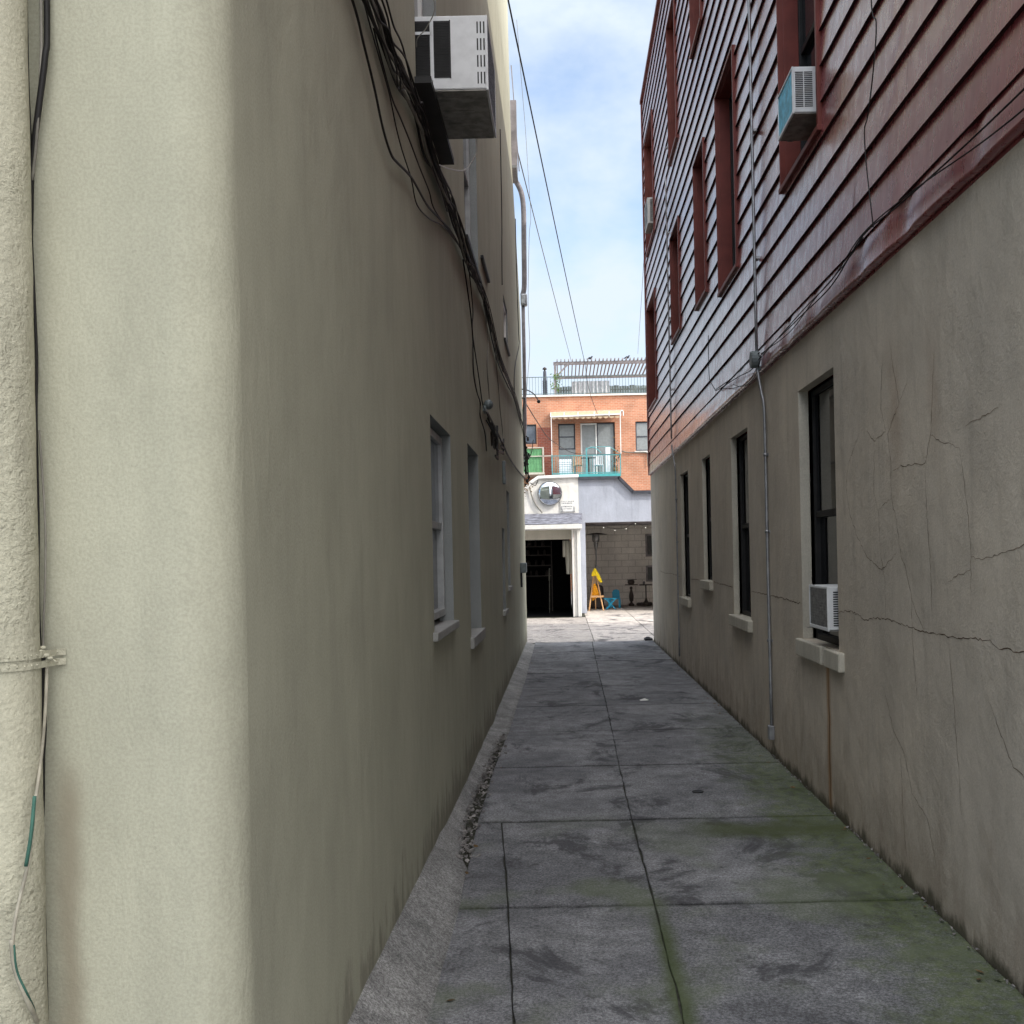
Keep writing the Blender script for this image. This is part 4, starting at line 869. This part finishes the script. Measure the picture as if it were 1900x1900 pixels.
# porch in front of the white part
rf = MB(); rf.face((-6, 28.0, 2.745), (-6, 26.25, 2.40), (.475, 26.25, 2.40), (.53, 28.0, 2.745)); rf.face((.475, 26.25, 2.40), (.475, 26.25, 2.36), (.53, 28.0, 2.70), (.53, 28.0, 2.745))
for k in range(6):
    y = 26.25+k*.29; z = 2.405+k*.057; rf.box(-6, .48+k*.008, y, y+.012, z, z+.004)
rf.build('shingle_roof', M['shingle'], RG)
MB().box(-6, .485, 26.22, 26.262, 2.275, 2.385).build('fascia', M['white'], RG, bevel=.006)
MB().box(-6, .47, 26.27, 28, 2.255, 2.272).build('soffit', M['white'], RG)
pf = MB(); pf.box(-6, .215, 26.60, 26.70, 2.01, 2.254); pf.build('lintel', M['reveal'], RG)
pf = MB(); pf.box(.215, .26, 26.42, 26.70, 0, 2.254); pf.box(.265, .335, 26.44, 26.60, 0, 2.254); pf.box(.34, .40, 26.40, 26.52, 0, 2.254); pf.box(.405, .435, 26.44, 26.6, 0, 2.254); pf.box(.30, .434, 26.61, 27.99, 0, 2.254)
pf.build('door_frame', M['white'], RG, bevel=.008)
inn = MB()   # dark garage room
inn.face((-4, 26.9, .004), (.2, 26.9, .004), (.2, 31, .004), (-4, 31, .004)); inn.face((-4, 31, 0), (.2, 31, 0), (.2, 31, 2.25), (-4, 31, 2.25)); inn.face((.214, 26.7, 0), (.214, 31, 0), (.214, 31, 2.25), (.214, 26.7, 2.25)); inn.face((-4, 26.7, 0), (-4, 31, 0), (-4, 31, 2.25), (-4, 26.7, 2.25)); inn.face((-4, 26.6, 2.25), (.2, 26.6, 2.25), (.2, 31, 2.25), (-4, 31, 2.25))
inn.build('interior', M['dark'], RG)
sh = thing('storage_shelf', (-.7, 29.5, 0), 'dim shelves stacked with small items inside the dark garage doorway', 'shelf')
t = MB()
for z in (1.0, 1.3, 1.6, 1.85): t.box(-1.4, -.35, 29.3, 29.7, z, z+.025)
t.box(-.37, -.34, 29.3, 29.7, 0, 2.0); t.box(-1.4, -1.37, 29.3, 29.7, 0, 2.0); t.build('rack', M['bronze'], sh)
for z in (1.03, 1.33, 1.63, 1.88):
    x = -1.3
    while x < -.45:
        ww = random.uniform(.05, .12); t = MB(); t.lathe((x+ww/2, 29.42, z), [(.001, 0), (ww/2, 0), (ww/2, .09), (ww/3, .11), (ww/3, .14), (.001, .14)], 10); t.build('jar', M['bronze'], sh); x += ww+random.uniform(.05, .22)

t = MB(); t.tube([(-.42, 28.2, .02), (-.40, 28.3, 1.25)], .014, 8); t.tube([(-.41, 28.28, .9), (-.40, 28.3, 1.24)], .022, 8)
tag(t.build('upright_pole', M['greyc']), 'thin grey pole standing inside the dark garage doorway', 'pole')
t = MB(); nn = 10; vs = []
for i in range(nn+1):
    x = -.02+.22*i/nn; dz = .06*math.sin(i*1.9)
    zb = 1.55 if x < .06 else 1.10
    vs += [(x, 26.95+.02*math.sin(i*1.6), zb), (x, 26.95+.02*math.sin(i*1.6+.5), 1.98)]
t.add(vs, [(2*i, 2*i+2, 2*i+3, 2*i+1) for i in range(nn)]); o = t.build('hanging_cloth', M['tan'])
so = o.modifiers.new('thickness', 'SOLIDIFY'); so.thickness = .006
tag(o, 'greyish stepped cloth hanging at the right of the dark garage doorway', 'cloth')
o.data.materials[0] = M['reveal']
# mirror
MR = thing('round_mirror', (-.343, 27.9, 3.29), 'round convex traffic mirror on the white parapet', 'mirror')
t = MB(); n = 32; R0 = .315; rings = []
vs = []; c0 = Vector((-.343, 27.93, 3.292))
for i in range(9):
    a = i/8*rad(42); rr = R0*math.sin(a)/math.sin(rad(42)); dd = R0/math.sin(rad(42))*(math.cos(a)-math.cos(rad(42)))
    for k in range(n): b = 2*math.pi*k/n; vs.append((c0.x+rr*math.cos(b), c0.y-dd*.55-.012, c0.z+rr*math.sin(b)))
t.smooth = True; t.add(vs, [(i*n+k, i*n+(k+1) % n, (i+1)*n+(k+1) % n, (i+1)*n+k) for i in range(8) for k in range(n)]); t.build('mirror_face', M['mirror'], MR)
t = MB(); t.tube([(c0.x+.322*math.cos(a), c0.y-.012, c0.z+.322*math.sin(a)) for a in [2*math.pi*k/40 for k in range(41)]], .014, 8); t.build('rim', M['steel'], MR)
t = MB(); t.bar((c0.x, 28.0, c0.z), (c0.x, 27.92, c0.z), .08); t.build('mount', M['steel'], MR)
# notice board below right of the mirror
SG = thing('wall_sign', (.15, 27.97, 2.93), 'small white notice with grey lettering below right of the round mirror', 'sign')
MB().box(-.055, .34, 27.965, 27.985, 2.765, 3.10).build('board', M['white'], SG)
t = MB(); yq = 27.9635
def letters(x0, x1, z, h):
    x = x0
    while x < x1:
        ww = random.uniform(.010, .018); t.box(x, x+ww*.35, yq-.001, yq+.001, z, z+h); t.box(x+ww*.35, x+ww, yq-.001, yq+.001, z+h*random.choice((0, .4, .8)), z+h*random.choice((.95, 1.0)) if False else z+h); x += ww+.006
        if random.random() < .22: x += .012
for (a, b, z, h) in ((-.035, .31, 3.055, .024), (-.03, .25, 3.0, .028), (-.01, .26, 2.91, .028), (.02, .24, 2.85, .022)): letters(a, b, z, h)
for p0, p1 in (((-.03, 2.78), (-.045, 2.9)), ((.315, 2.79), (.33, 2.9)), ((-.05, 2.785), (.33, 2.785)), ((-.03, 2.94), (.0, 2.78)), ((.31, 2.94), (.28, 2.78))): t.bar((p0[0], yq, p0[1]), (p1[0], yq, p1[1]), .006, .012)
t.build('lettering', M['signtext'], SG)
jcable('wall_pipe', 'curved white pipe running down the left part of the white parapet', [(-.92, 27.95, 3.56), (-.88, 27.95, 3.42), (-.84, 27.95, 3.24), (-.78, 27.95, 3.08), (-.70, 27.95, 2.94), (-.60, 27.95, 2.82), (-.56, 27.95, 2.76)], .017, 'greyc', 'pipe')
t = MB()
for k in range(120):
    x = -1.12+random.gauss(0, .12); z = 3.45+random.gauss(0, .10); y = 27.75+random.uniform(-.2, .3); a = random.uniform(0, 6.28); s_ = random.uniform(.02, .045)
    t.face((x, y, z), (x+s_*math.cos(a), y+.01, z+s_*math.sin(a)), (x+s_*1.4*math.cos(a+.5), y-.01, z+s_*1.4*math.sin(a+.5)), (x+s_*math.cos(a+1), y, z+s_*math.sin(a+1)))
t.tube([(-1.25, 27.8, 3.36), (-1.1, 27.78, 3.5), (-.98, 27.75, 3.6)], .008, 5); t.tube([(-1.2, 27.8, 3.36), (-1.16, 27.7, 3.62)], .007, 5)
tag(t.build('wall_plant', M['leafdry']), 'brown straggly plant at the left end of the white parapet', 'plant')

# ------------------------------------------------------------------ things in the open bay
H_ = thing('patio_heater', (.95, 30.5, 0), 'tall dark patio heater with wide round hood in the open bay', 'patio heater')
t = MB(); t.lathe((.985, 30.5, 0), [(.001, 2.245), (.12, 2.235), (.33, 2.20), (.335, 2.19), (.12, 2.205), (.001, 2.21)], 28); t.build('hood', M['bronze'], H_)
t = MB(); t.lathe((.965, 30.5, 0), [(.105, 2.20), (.115, 2.12), (.115, 2.03), (.09, 1.98), (.06, 1.95), (.075, 1.93), (.06, 1.85), (.025, 1.72), (.02, 1.70)], 20); t.build('burner', M['steel'], H_)
t = MB(); t.lathe((.965, 30.5, 0), [(.02, 1.72), (.02, 1.30), (.03, 1.28), (.045, 1.15), (.03, .9), (.028, .62)], 14); t.build('pole', M['steel'], H_)
t = MB(); t.lathe((.965, 30.5, 0), [(.03, .72), (.17, .66), (.20, .60), (.21, .1), (.23, .05), (.23, .0), (.001, .0)], 24); t.build('tank_housing', M['bronze'], H_)
E_ = thing('easel', (.89, 29.3, 0), 'pale wooden A-frame easel standing at the left of the open bay', 'easel')
t = MB(); t.bar((.875, 29.38, 1.19), (.69, 29.15, 0), .03, .022); t.build('leg', M['wood'], E_)
t = MB(); t.bar((.885, 29.38, 1.19), (1.10, 29.15, 0), .03, .022); t.build('leg', M['wood'], E_)
t = MB(); t.bar((.88, 29.40, 1.17), (.90, 29.85, 0), .03, .022); t.build('leg', M['wood'], E_)
t = MB(); t.box(.735, 1.12, 29.17, 29.25, .375, .405); t.box(.735, 1.12, 29.165, 29.178, .375, .43); t.build('ledge', M['wood'], E_)
def clothmesh(name, outline, y0, mt, label, dep=.03, fold=14):
    t = MB(); cx = sum(p[0] for p in outline)/len(outline); cz = sum(p[1] for p in outline)/len(outline)
    n = len(outline); t.smooth = True; rings = [1.0, .8, .55, .3]; vs = []
    P = []
    for i in range(n):
        a, b = outline[i], outline[(i+1) % n]
        for k in range(4): P.append((a[0]+(b[0]-a[0])*k/4, a[1]+(b[1]-a[1])*k/4))
    m_ = len(P)
    for s_ in rings:
        for (x, z) in P:
            X, Z = cx+(x-cx)*s_, cz+(z-cz)*s_; vs.append((X, y0-dep*(1-s_)-.012*math.sin(X*90+Z*25), Z))
    vs.append((cx, y0-dep, cz)); fs = [(i*m_+k, i*m_+(k+1) % m_, (i+1)*m_+(k+1) % m_, (i+1)*m_+k) for i in range(3) for k in range(m_)]
    fs += [(3*m_+k, 3*m_+(k+1) % m_, 4*m_) for k in range(m_)]
    t.add(vs, fs); o = t.build(name, mt); so = o.modifiers.new('thickness', 'SOLIDIFY'); so.thickness = .012
    return tag(o, label, 'cloth')
clothmesh('yellow_cloth', [(.86, 1.205), (.90, 1.195), (1.0, 1.03), (1.085, .80), (1.05, .785), (.99, .83), (.93, 1.0), (.885, 1.10), (.83, 1.0), (.775, .98), (.785, 1.06)], 29.24, M['yellow'], 'bright yellow cloth draped over the top of the easel')
clothmesh('orange_cloth', [(.85, .78), (.90, .74), (.94, .62), (1.0, .44), (.93, .36), (.86, .33), (.80, .27), (.77, .36), (.79, .5), (.82, .68)], 29.27, M['orange'], 'orange patterned cloth hanging between the easel legs')
T_ = thing('folding_stool', (1.33, 29.9, 0), 'low bright blue folding table with crossed legs beside the easel', 'folding table')
t = MB(); t.box(1.15, 1.52, 29.72, 30.08, .29, .315)
t.build('top', M['blue'], T_, bevel=.004)
for y in (29.76, 30.04):
    for a, b in ((1.20, 1.48), (1.47, 1.21)):
        t = MB(); t.bar((a, y+(.012 if a < b else -.012), .29), (b, y+(.012 if a < b else -.012), 0.0), .022, .026); t.build('leg', M['blue'], T_)
c_ = thing('garden_chair', (1.55, 30.6, 0), 'small deep blue plastic chair behind the blue folding table', 'chair')
t = MB(); t.box(1.36, 1.66, 30.5, 30.85, .25, .28); t.build('seat', M['bluechair'], c_, bevel=.01)
t = MB(); t.poly([(1.44, .28), (1.43, .44), (1.47, .52), (1.57, .54), (1.65, .50), (1.665, .28)], 30.82, 30.85); t.build('backrest', M['bluechair'], c_)
for x in (1.375, 1.645):
    for y in (30.52, 30.83): t = MB(); t.bar((x, y, .25), (x, y, 0), .03); t.build('leg', M['bluechair'], c_)
t = MB(); t.box(1.30, 1.40, 30.45, 30.52, 0, .26); t.box(1.60, 1.665, 30.45, 30.50, 0, .24); t.build('side_panel', M['bluechair'], c_)
b_ = thing('garden_grill', (2.02, 31.3, 0), 'dark small grill on a slim stand against the block wall', 'grill')
t = MB(); t.lathe((2.04, 31.3, 0), [(.02, .12), (.06, .16), (.075, .30), (.05, .42), (.03, .50), (.05, .56), (.02, .60)], 14); t.lathe((2.04, 31.3, 0), [(.001, .0), (.09, 0), (.09, .05), (.03, .12)], 14); t.build('stand', M['bronze'], b_)
t = MB(); t.lathe((2.04, 31.3, 0), [(.001, .64), (.08, .66), (.11, .72), (.10, .79), (.001, .81)], 16); t.box(1.85, 2.24, 31.25, 31.35, .64, .665); t.bar((1.92, 31.3, .80), (2.22, 31.3, .815), .02); t.build('bowl', M['bronze'], b_)
b_ = thing('side_table', (2.5, 31.3, 0), 'dark round bistro table at the right of the open bay', 'table')
t = MB(); t.lathe((2.49, 31.3, 0), [(.001, .655), (.20, .655), (.20, .63), (.001, .63)], 22); t.build('top', M['bronze'], b_)
t = MB(); t.lathe((2.49, 31.3, 0), [(.02, .63), (.018, .25), (.05, .15), (.12, .06), (.16, .03), (.17, 0), (.001, 0)], 16); t.build('pedestal', M['bronze'], b_)
t = MB()
for k in range(16): t.ball((2.22+random.uniform(0, .42), 31.2+random.uniform(-.1, .2), .05), random.uniform(.03, .065), 6, (1.2, 1, 1))
tag(t.build('floor_clutter', M['bronze']), 'row of dark low pots and shoes on the floor below the bistro table', 'pots', kind='stuff')
t = MB(); t.ball((2.43, 31.25, .70), .035, 7, (1, 1, 1.6)); tag(t.build('bottle', M['steel']), 'small pale bottle standing on the bistro table', 'bottle')
LG = thing('string_lights', (1.7, 29, 2.4), 'string of small lit bulbs across the open bay ceiling', 'string lights')
bulbs = [(1.146, 2.355), (1.464, 2.272), (1.786, 2.311), (2.048, 2.443), (2.335, 2.33)]
t = MB(); t.tube(catmull([(.7, 28.9, 2.47)]+[(x, 29, z+.04) for x, z in bulbs]+[(2.8, 29.1, 2.47)], 6), .004, 5); t.build('cord', M['blackc'], LG)
for x, z in bulbs: t = MB(); t.ball((x, 29, z), .014, 8); t.build('bulb', M['bulb'], LG)

# small ground things
t = MB(); t.box(1.46, 1.60, 18.78, 19.05, 0, .035); t.ball((1.52, 18.9, .04), .05, 7, (1.1, 1.2, .5)); tag(t.build('black_bag', M['black']), 'flat black bag lying at the far foot of the right wall', 'bag')
t = MB()
pp = [(.80, 11.08, .006), (.87, 11.06, .012), (.895, 11.14, .006), (.84, 11.19, .014), (.79, 11.16, .006)]
t.add(pp+[(.845, 11.12, .028)], [(i, (i+1) % 5, 5) for i in range(5)]); tag(t.build('paper_scrap', M['white']), 'crumpled white paper scrap lying on the paving', 'litter')
t = MB()
for k in range(90):
    y = random.uniform(2.8, 17); x = (XR-.03-abs(random.gauss(0, .05))) if k % 3 else (at(EDGE, y)+abs(random.gauss(0, .05))); a = random.uniform(0, 6.28); s_ = random.uniform(.008, .022)
    c0 = Vector((x, y, .006)); u = Vector((math.cos(a), math.sin(a), random.uniform(-.1, .3)))*s_; v = Vector((-math.sin(a), math.cos(a), random.uniform(0, .5)))*s_*.5
    t.face(c0-u, c0+v, c0+u, c0-v)
tag(t.build('leaf_litter', M['leafdry']), 'scattered small dry leaves along both edges of the paving', 'leaves', kind='stuff')
t = MB(); t.lathe((.862, 6.84, 0), [(.001, .004), (.030, .004), (.036, .006), (.040, .001)], 18); tag(t.build('drain_cap', M['black']), 'small round black drain cap set in the paving near the right', 'drain cap')
t = MB()
for k in range(420):
    y = random.uniform(5.3, 9.1); e = at(EDGE, y); x = e-.03+random.gauss(0, .028); s_ = random.uniform(.004, .017)*(1.0 if y < 8.6 else .7)
    x = max(x, -.69); c = Vector((x, y, .012+random.uniform(0, .012))); q = [c+Vector((random.uniform(-1, 1)*s_*1.3, random.uniform(-1, 1)*s_*1.5, random.uniform(-.7, .9)*s_)) for _ in range(6)]
    t.add(q, [(0, 1, 2), (0, 2, 3), (0, 3, 4), (0, 4, 5), (1, 2, 5), (2, 3, 5), (3, 4, 5), (0, 1, 5), (1, 4, 2)])
tag(t.build('rubble', M['stone']), 'broken concrete crumbs along the foot of the left curb', 'rubble', kind='stuff')
t = MB()
for k in range(500):
    y = random.uniform(2.6, 18); x = XR-.012-abs(random.gauss(0, .012)); s_ = random.uniform(.003, .010); c = Vector((x, y, .004+random.uniform(0, .008)))
    q = [c+Vector((random.uniform(-1, 1)*s_, random.uniform(-1, 1)*s_*2, random.uniform(-.5, 1)*s_)) for _ in range(5)]
    t.add(q, [(0, 1, 2), (0, 2, 3), (0, 3, 4), (1, 2, 4), (2, 3, 4)])
tag(t.build('wall_foot_debris', M['stone']), 'fine grit and flakes gathered along the foot of the right wall', 'grit', kind='stuff')

# ------------------------------------------------------------------ orange brick apartment building
BB = thing('apartment_building', (1, 50, 0), 'orange brick apartment building with balconies and a roof terrace beyond the garage', 'building')
TBk = TY(46.0)
OW = [(-1.98, -1.11, 6.62, 7.50, .12), (-.13, .63, 5.16, 7.50, .12), (.86, 2.415, 5.14, 7.53, .12), (3.34, 4.25, 6.20, 7.53, .12)]
w_ = MB(); wall(w_, TBk, -9, 12, -.1, 8.72, OW); w_.face((-9, 46, -.1), (-9, 58, -.1), (-9, 58, 8.72), (-9, 46, 8.72)); w_.face((12, 46, -.1), (12, 58, -.1), (12, 58, 8.72), (12, 46, 8.72)); w_.face((-9, 46, 8.70), (12, 46, 8.70), (12, 58, 8.70), (-9, 58, 8.70)); w_.face((-9, 58, -.1), (12, 58, -.1), (12, 58, 8.72), (-9, 58, 8.72))
w_.cur = 1; w_.box(-1.06, -.45, 45.985, 45.998, 4.8, 7.35)  # shadow band left of the teal balcony, painted as darker brick
w_.build('wall', [M['brick'], M['brickshade']], BB)
MB().box(-9.1, 12.1, 45.9, 46.3, 8.72, 8.79).build('coping', M['white_wall'], BB)
window(BB, TBk, -1.96, -1.13, 6.64, 7.48, -.1, M['darkcoping'], M['glassblue'], rail=False)
window(BB, TBk, -.12, .62, 6.35, 7.48, -.1, M['darkcoping'], M['curtain'])
MB().box(-.13, .63, -.11, -.05, 5.16, 6.34, T=TBk).build('door', M['curtain'], BB)
sdr = window(BB, TBk, .87, 1.60, 5.16, 7.50, -.1, M['white'], M['curtain'], fw=.06, rail=False, label='white framed sliding door leaf with grey curtain')
window(BB, TBk, 1.61, 2.40, 5.16, 7.50, -.11, M['darkcoping'], M['curtain'], rail=False)
window(BB, TBk, 3.35, 4.24, 6.22, 7.51, -.1, M['darkcoping'], M['curtain'])
MB().box(3.28, 4.3, 0, .07, 6.12, 6.2, T=TBk).build('sill', M['white_wall'], BB)
MB().box(2.2, 4.5, 0, .05, 3.35, 3.46, T=TBk).build('lintel', M['white_wall'], BB)
jcable('wall_pipe', 'thin grey pipe across the brick wall under the right-hand window', [(2.7, 45.93, 6.22), (3.0, 45.93, 6.15), (3.8, 45.93, 6.13), (3.85, 45.93, 5.9), (3.87, 45.93, 5.5)], .025, 'greyc', 'pipe')
# teal balcony (part of the building)
bal = MB(); bal.box(-.42, 2.56, 44.5, 45.99, 4.985, 5.11); bal.build('balcony', M['teal'], BB)
rl = MB()
for z in (5.16, 5.92): rl.bar((-.42, 44.54, z), (2.55, 44.54, z), .035)
for x in [-.42+i*.11 for i in range(28)]: rl.bar((x, 44.54, 5.11), (x, 44.54, 5.92), .014)
for x in (-.42, 1.08, 2.55): rl.bar((x, 44.54, 5.1), (x, 44.54, 6.0), .05)
rl.tube([(1.08, 44.54, 5.95)]+[(1.08+.65*i/8, 44.54, 6.0+.27*math.sin(math.pi*min(1, (i+2)/10))) for i in range(9)], .02, 6)
rl.tube([(1.08, 44.54, 6.2), (1.5, 44.54, 6.28), (2.1, 44.54, 6.27), (2.5, 44.54, 6.0)], .014, 6); rl.bar((1.08, 44.54, 5.1), (1.08, 44.54, 6.25), .06)
for y in (44.54, 45.98):
    for x in (-.42, 2.55): rl.bar((x, 44.54, 5.92), (x, 45.98, 5.92), .03)
rl.build('railing', M['tealrail'], BB)
cn = MB(); cn.bar((-.45, 44.5, 7.62), (2.60, 44.5, 7.68), .05); cn.bar((-.45, 45.95, 8.0), (2.8, 45.95, 8.03), .05)
for x in (-.45, .15, .75, 1.45, 2.1, 2.6): cn.bar((x, 44.5, 7.64), (x, 45.95, 8.0), .035)
for x in (.15, .75, 1.45, 2.1, 2.6, 2.72): cn.bar((x, 44.5, 7.6), (x, 44.5, 7.80), .035)
for x in (-.42, 2.58): cn.bar((x, 44.5, 5.95), (x, 44.5, 7.65), .03)
cn.build('canopy_frame', M['white'], BB)
cv = MB(); cv.face((-.45, 44.6, 7.665), (2.6, 44.6, 7.715), (2.7, 45.94, 8.05), (-.45, 45.94, 8.02))
for k in range(12):
    x = -.42+k*.25; cv.face((x, 44.52, 7.60), (x+.25, 44.52, 7.605), (x+.21, 44.52, 7.53), (x+.125, 44.52, 7.50), (x+.04, 44.52, 7.53))
o = cv.build('canopy_cloth', M['tan'], BB); so = o.modifiers.new('thickness', 'SOLIDIFY'); so.thickness = .01
nb = MB(); nb.box(-3.2, -.76, 44.4, 45.99, 5.12, 5.21); nb.build('balcony', M['reveal'], BB)
nb = MB(); nb.box(-3.2, -.85, 44.5, 44.52, 5.22, 6.25)
x = -3.15
while x < -.86: nb.box(x, x+.03, 44.475, 44.50, 5.22, 6.27); x += .13
nb.build('balcony_panel', M['green'], BB)
nb = MB(); nb.bar((-3.2, 44.45, 5.9), (-.45, 44.45, 5.92), .04); nb.bar((-.80, 44.46, 5.2), (-.80, 44.46, 6.3), .06); nb.bar((-3.2, 44.46, 6.29), (-.78, 44.46, 6.29), .04); nb.build('railing', M['reveal'], BB)
# balcony furniture
def bchair(x, y, rot, label, mt):
    o = thing('balcony_chair', (x, y, 5.11), label, 'chair', 'chairs on the teal balcony')
    t = MB(); t.box(x-.22, x+.22, y-.22, y+.22, 5.53, 5.56); t.build('seat', M[mt], o)
    t = MB()
    for k in range(5): t.box(x-.2+k*.09, x-.16+k*.09, y+.2, y+.22, 5.56, 5.98)
    t.box(x-.22, x+.22, y+.2, y+.225, 5.96, 6.02); t.build('backrest', M[mt], o)
    for dx in (-.2, .2):
        for dy in (-.2, .2): t = MB(); t.bar((x+dx, y+dy, 5.11), (x+dx, y+dy, 5.54), .035); t.build('leg', M[mt], o)
bchair(.95-.25, 45.2, 0, 'tan slatted chair left of the post on the teal balcony', 'tan')
bchair(1.62, 45.3, 0, 'white slatted chair right of the post on the teal balcony', 'whitefab')
o = thing('balcony_table', (1.2, 44.9, 5.11), 'small dark table on the teal balcony between two chairs', 'table')
t = MB(); t.box(.85, 1.5, 44.75, 45.05, 5.82, 5.85); t.build('top', M['bronze'], o); t = MB(); t.bar((1.18, 44.9, 5.12), (1.18, 44.9, 5.82), .06); t.build('pedestal', M['bronze'], o)
t = MB(); t.box(-.12, .42, 44.9, 45.2, 5.11, 5.80); 
for k in range(6): t.box(-.14, .44, 44.88, 44.90, 5.18+k*.1, 5.21+k*.1)
tag(t.build('storage_box', M['whitefab'], bevel=.01), 'pale ribbed storage bench at the left end of the teal balcony', 'storage bench')
t = MB(); t.box(1.93, 2.14, 45.0, 45.05, 5.2, 6.3); tag(t.build('hanging_towel', M['blueish'] if 'blueish' in M else M['whitefab'], bevel=.01), 'pale towel hanging at the right side of the teal balcony', 'towel')
t = MB()
for k in range(60):
    x = 2.35+random.gauss(0, .08); z = 5.75+random.gauss(0, .28); y = 44.9+random.uniform(-.15, .15); a = random.uniform(0, 6.28); s_ = random.uniform(.05, .1)
    t.face((x, y, z), (x+s_*math.cos(a), y+.02, z+s_*math.sin(a)), (x+s_*math.cos(a+.8), y-.02, z+s_*math.sin(a+.8)))
t.lathe((2.33, 44.9, 5.11), [(.001, 0), (.10, 0), (.14, .28), (.001, .28)], 12)
tag(t.build('potted_plant', M['leafdry']), 'brown potted plant in the right corner of the teal balcony', 'plant')
# roof terrace
rl = MB(); 
for z in (8.86, 9.62): rl.bar((-9, 46.05, z), (12, 46.05, z), .03)
x = -3.0
while x < 6: rl.bar((x, 46.05, 8.79), (x, 46.05, 9.62), .016); x += .135
tag(rl.build('roof_railing', M['roofrail']), 'thin teal metal railing along the front edge of the brick roof', 'railing')
PG = thing('pergola', (2, 48, 8.7), 'weathered timber pergola with many slats over the roof terrace', 'pergola')
t = MB(); t.box(-.30, 7, 47.45, 47.56, 10.42, 10.56); t.build('front_beam', M['greywood'], PG)
t = MB(); t.box(-.30, 7, 51.2, 51.3, 10.42, 10.56); t.build('back_beam', M['greywood'], PG)
for k in range(26):
    x = -.12+k*.178; t = MB(); t.bar((x, 47.2, 10.60), (x, 51.5, 10.60), .045, .085); t.build('slat', M['greywood'], PG)
for x in (-.22, 4.6):
    for y in (47.5, 51.25): t = MB(); t.bar((x, y, 8.7), (x, y, 10.42), .11); t.build('post', M['greywood'], PG)
t = MB(); t.bar((-.2, 47.5, 9.85), (.35, 47.5, 10.42), .07); t.build('brace', M['greywood'], PG)
FN = thing('roof_fence', (2, 51.4, 8.7), 'bleached board fence behind the pergola on the brick roof', 'fence')
x = -.15; t = MB()
while x < 7: t.box(x, x+.115, 51.60, 51.63, 8.72, 10.08+random.uniform(-.03, .03)); x += .13
t.build('boards', M['fencewood'], FN); t = MB(); t.bar((-.15, 51.65, 9.9), (7, 51.65, 9.9), .06); t.bar((-.15, 51.65, 9.0), (7, 51.65, 9.0), .06); t.build('rail', M['greywood'], FN)
t = MB(); nn = 60; vs = []
for i in range(nn+1):
    x = .55+1.75*i/nn; y = 47.9+.05*math.sin(i*.9); vs += [(x, y, 8.8+.12*(i % 9 == 0)), (x, y, 9.72)]
t.add(vs, [(2*i, 2*i+2, 2*i+3, 2*i+1) for i in range(nn)]); o = t.build('terrace_curtain', M['pale_curtain']); so = o.modifiers.new('thickness', 'SOLIDIFY'); so.thickness = .01
tag(o, 'pale pleated curtain hanging under the pergola behind the railing', 'curtain')
t = MB(); t.box(1.15, 2.3, 47.2, 47.6, 8.72, 9.02); tag(t.build('planter_box', M['leafdry'], bevel=.02), 'long dark planter behind the roof railing below the pergola', 'planter')
t = MB()
for k in range(170):
    x = -.18+random.gauss(0, .11); z = random.uniform(9.2, 10.05); y = 47.45+random.uniform(-.12, .12); a = random.uniform(0, 6.28); s_ = random.uniform(.04, .09)
    t.face((x, y, z), (x+s_*math.cos(a), y+.02, z+s_*math.sin(a)), (x+s_*math.cos(a+.8), y-.02, z+s_*math.sin(a+.8)))
t.tube([(-.18, 47.43, 8.72), (-.15, 47.42, 9.4), (-.2, 47.42, 10.0)], .012, 5)
tag(t.build('climbing_vine', M['leaf']), 'green vine climbing the left post of the pergola', 'plant')
CHM = thing('flue', (-.69, 46.6, 8.7), 'dark narrow slatted chimney flue with a cap left of the pergola', 'chimney')
t = MB(); t.box(-.79, -.60, 46.5, 46.7, 8.7, 9.55); 
for k in range(8): t.box(-.80, -.59, 46.48, 46.5, 8.78+k*.1, 8.81+k*.1)
t.lathe((-.69, 46.6, 0), [(.085, 9.55), (.07, 9.98)], 12); t.build('shaft', M['darkcoping'], CHM)
t = MB(); t.lathe((-.69, 46.6, 0), [(.04, 9.98), (.04, 10.05), (.10, 10.06), (.09, 10.12), (.02, 10.17), (.001, 10.17)], 14); t.build('cap', M['bronze'], CHM)
def pigeon(x, z, s_, label):
    t = MB(); t.ball((x, 47.5, z+.07), .06, 8, (1.5, 1, .95)); t.ball((x+.085*s_, 47.5, z+.14), .032, 7); t.tube([(x-.06*s_, 47.5, z+.06), (x-.17*s_, 47.5, z+.02)], [.035, .018], 6); t.tube([(x+.11*s_, 47.5, z+.14), (x+.135*s_, 47.5, z+.135)], [.010, .003], 5); t.tube([(x+.05*s_, 47.5, z+.10), (x+.085*s_, 47.5, z+.14)], [.04, .028], 6)
    t.tube([(x, 47.5, z+.03), (x+.005, 47.5, z)], .006, 4)
    tag(t.build('pigeon', M['pigeon']), label, 'bird', 'pigeons perched on the pergola')
pigeon(1.42, 10.64, 1, 'dark pigeon perched on the pergola, left one of the two')
pigeon(3.14, 10.64, 1, 'dark pigeon perched on the pergola nearer the red siding')
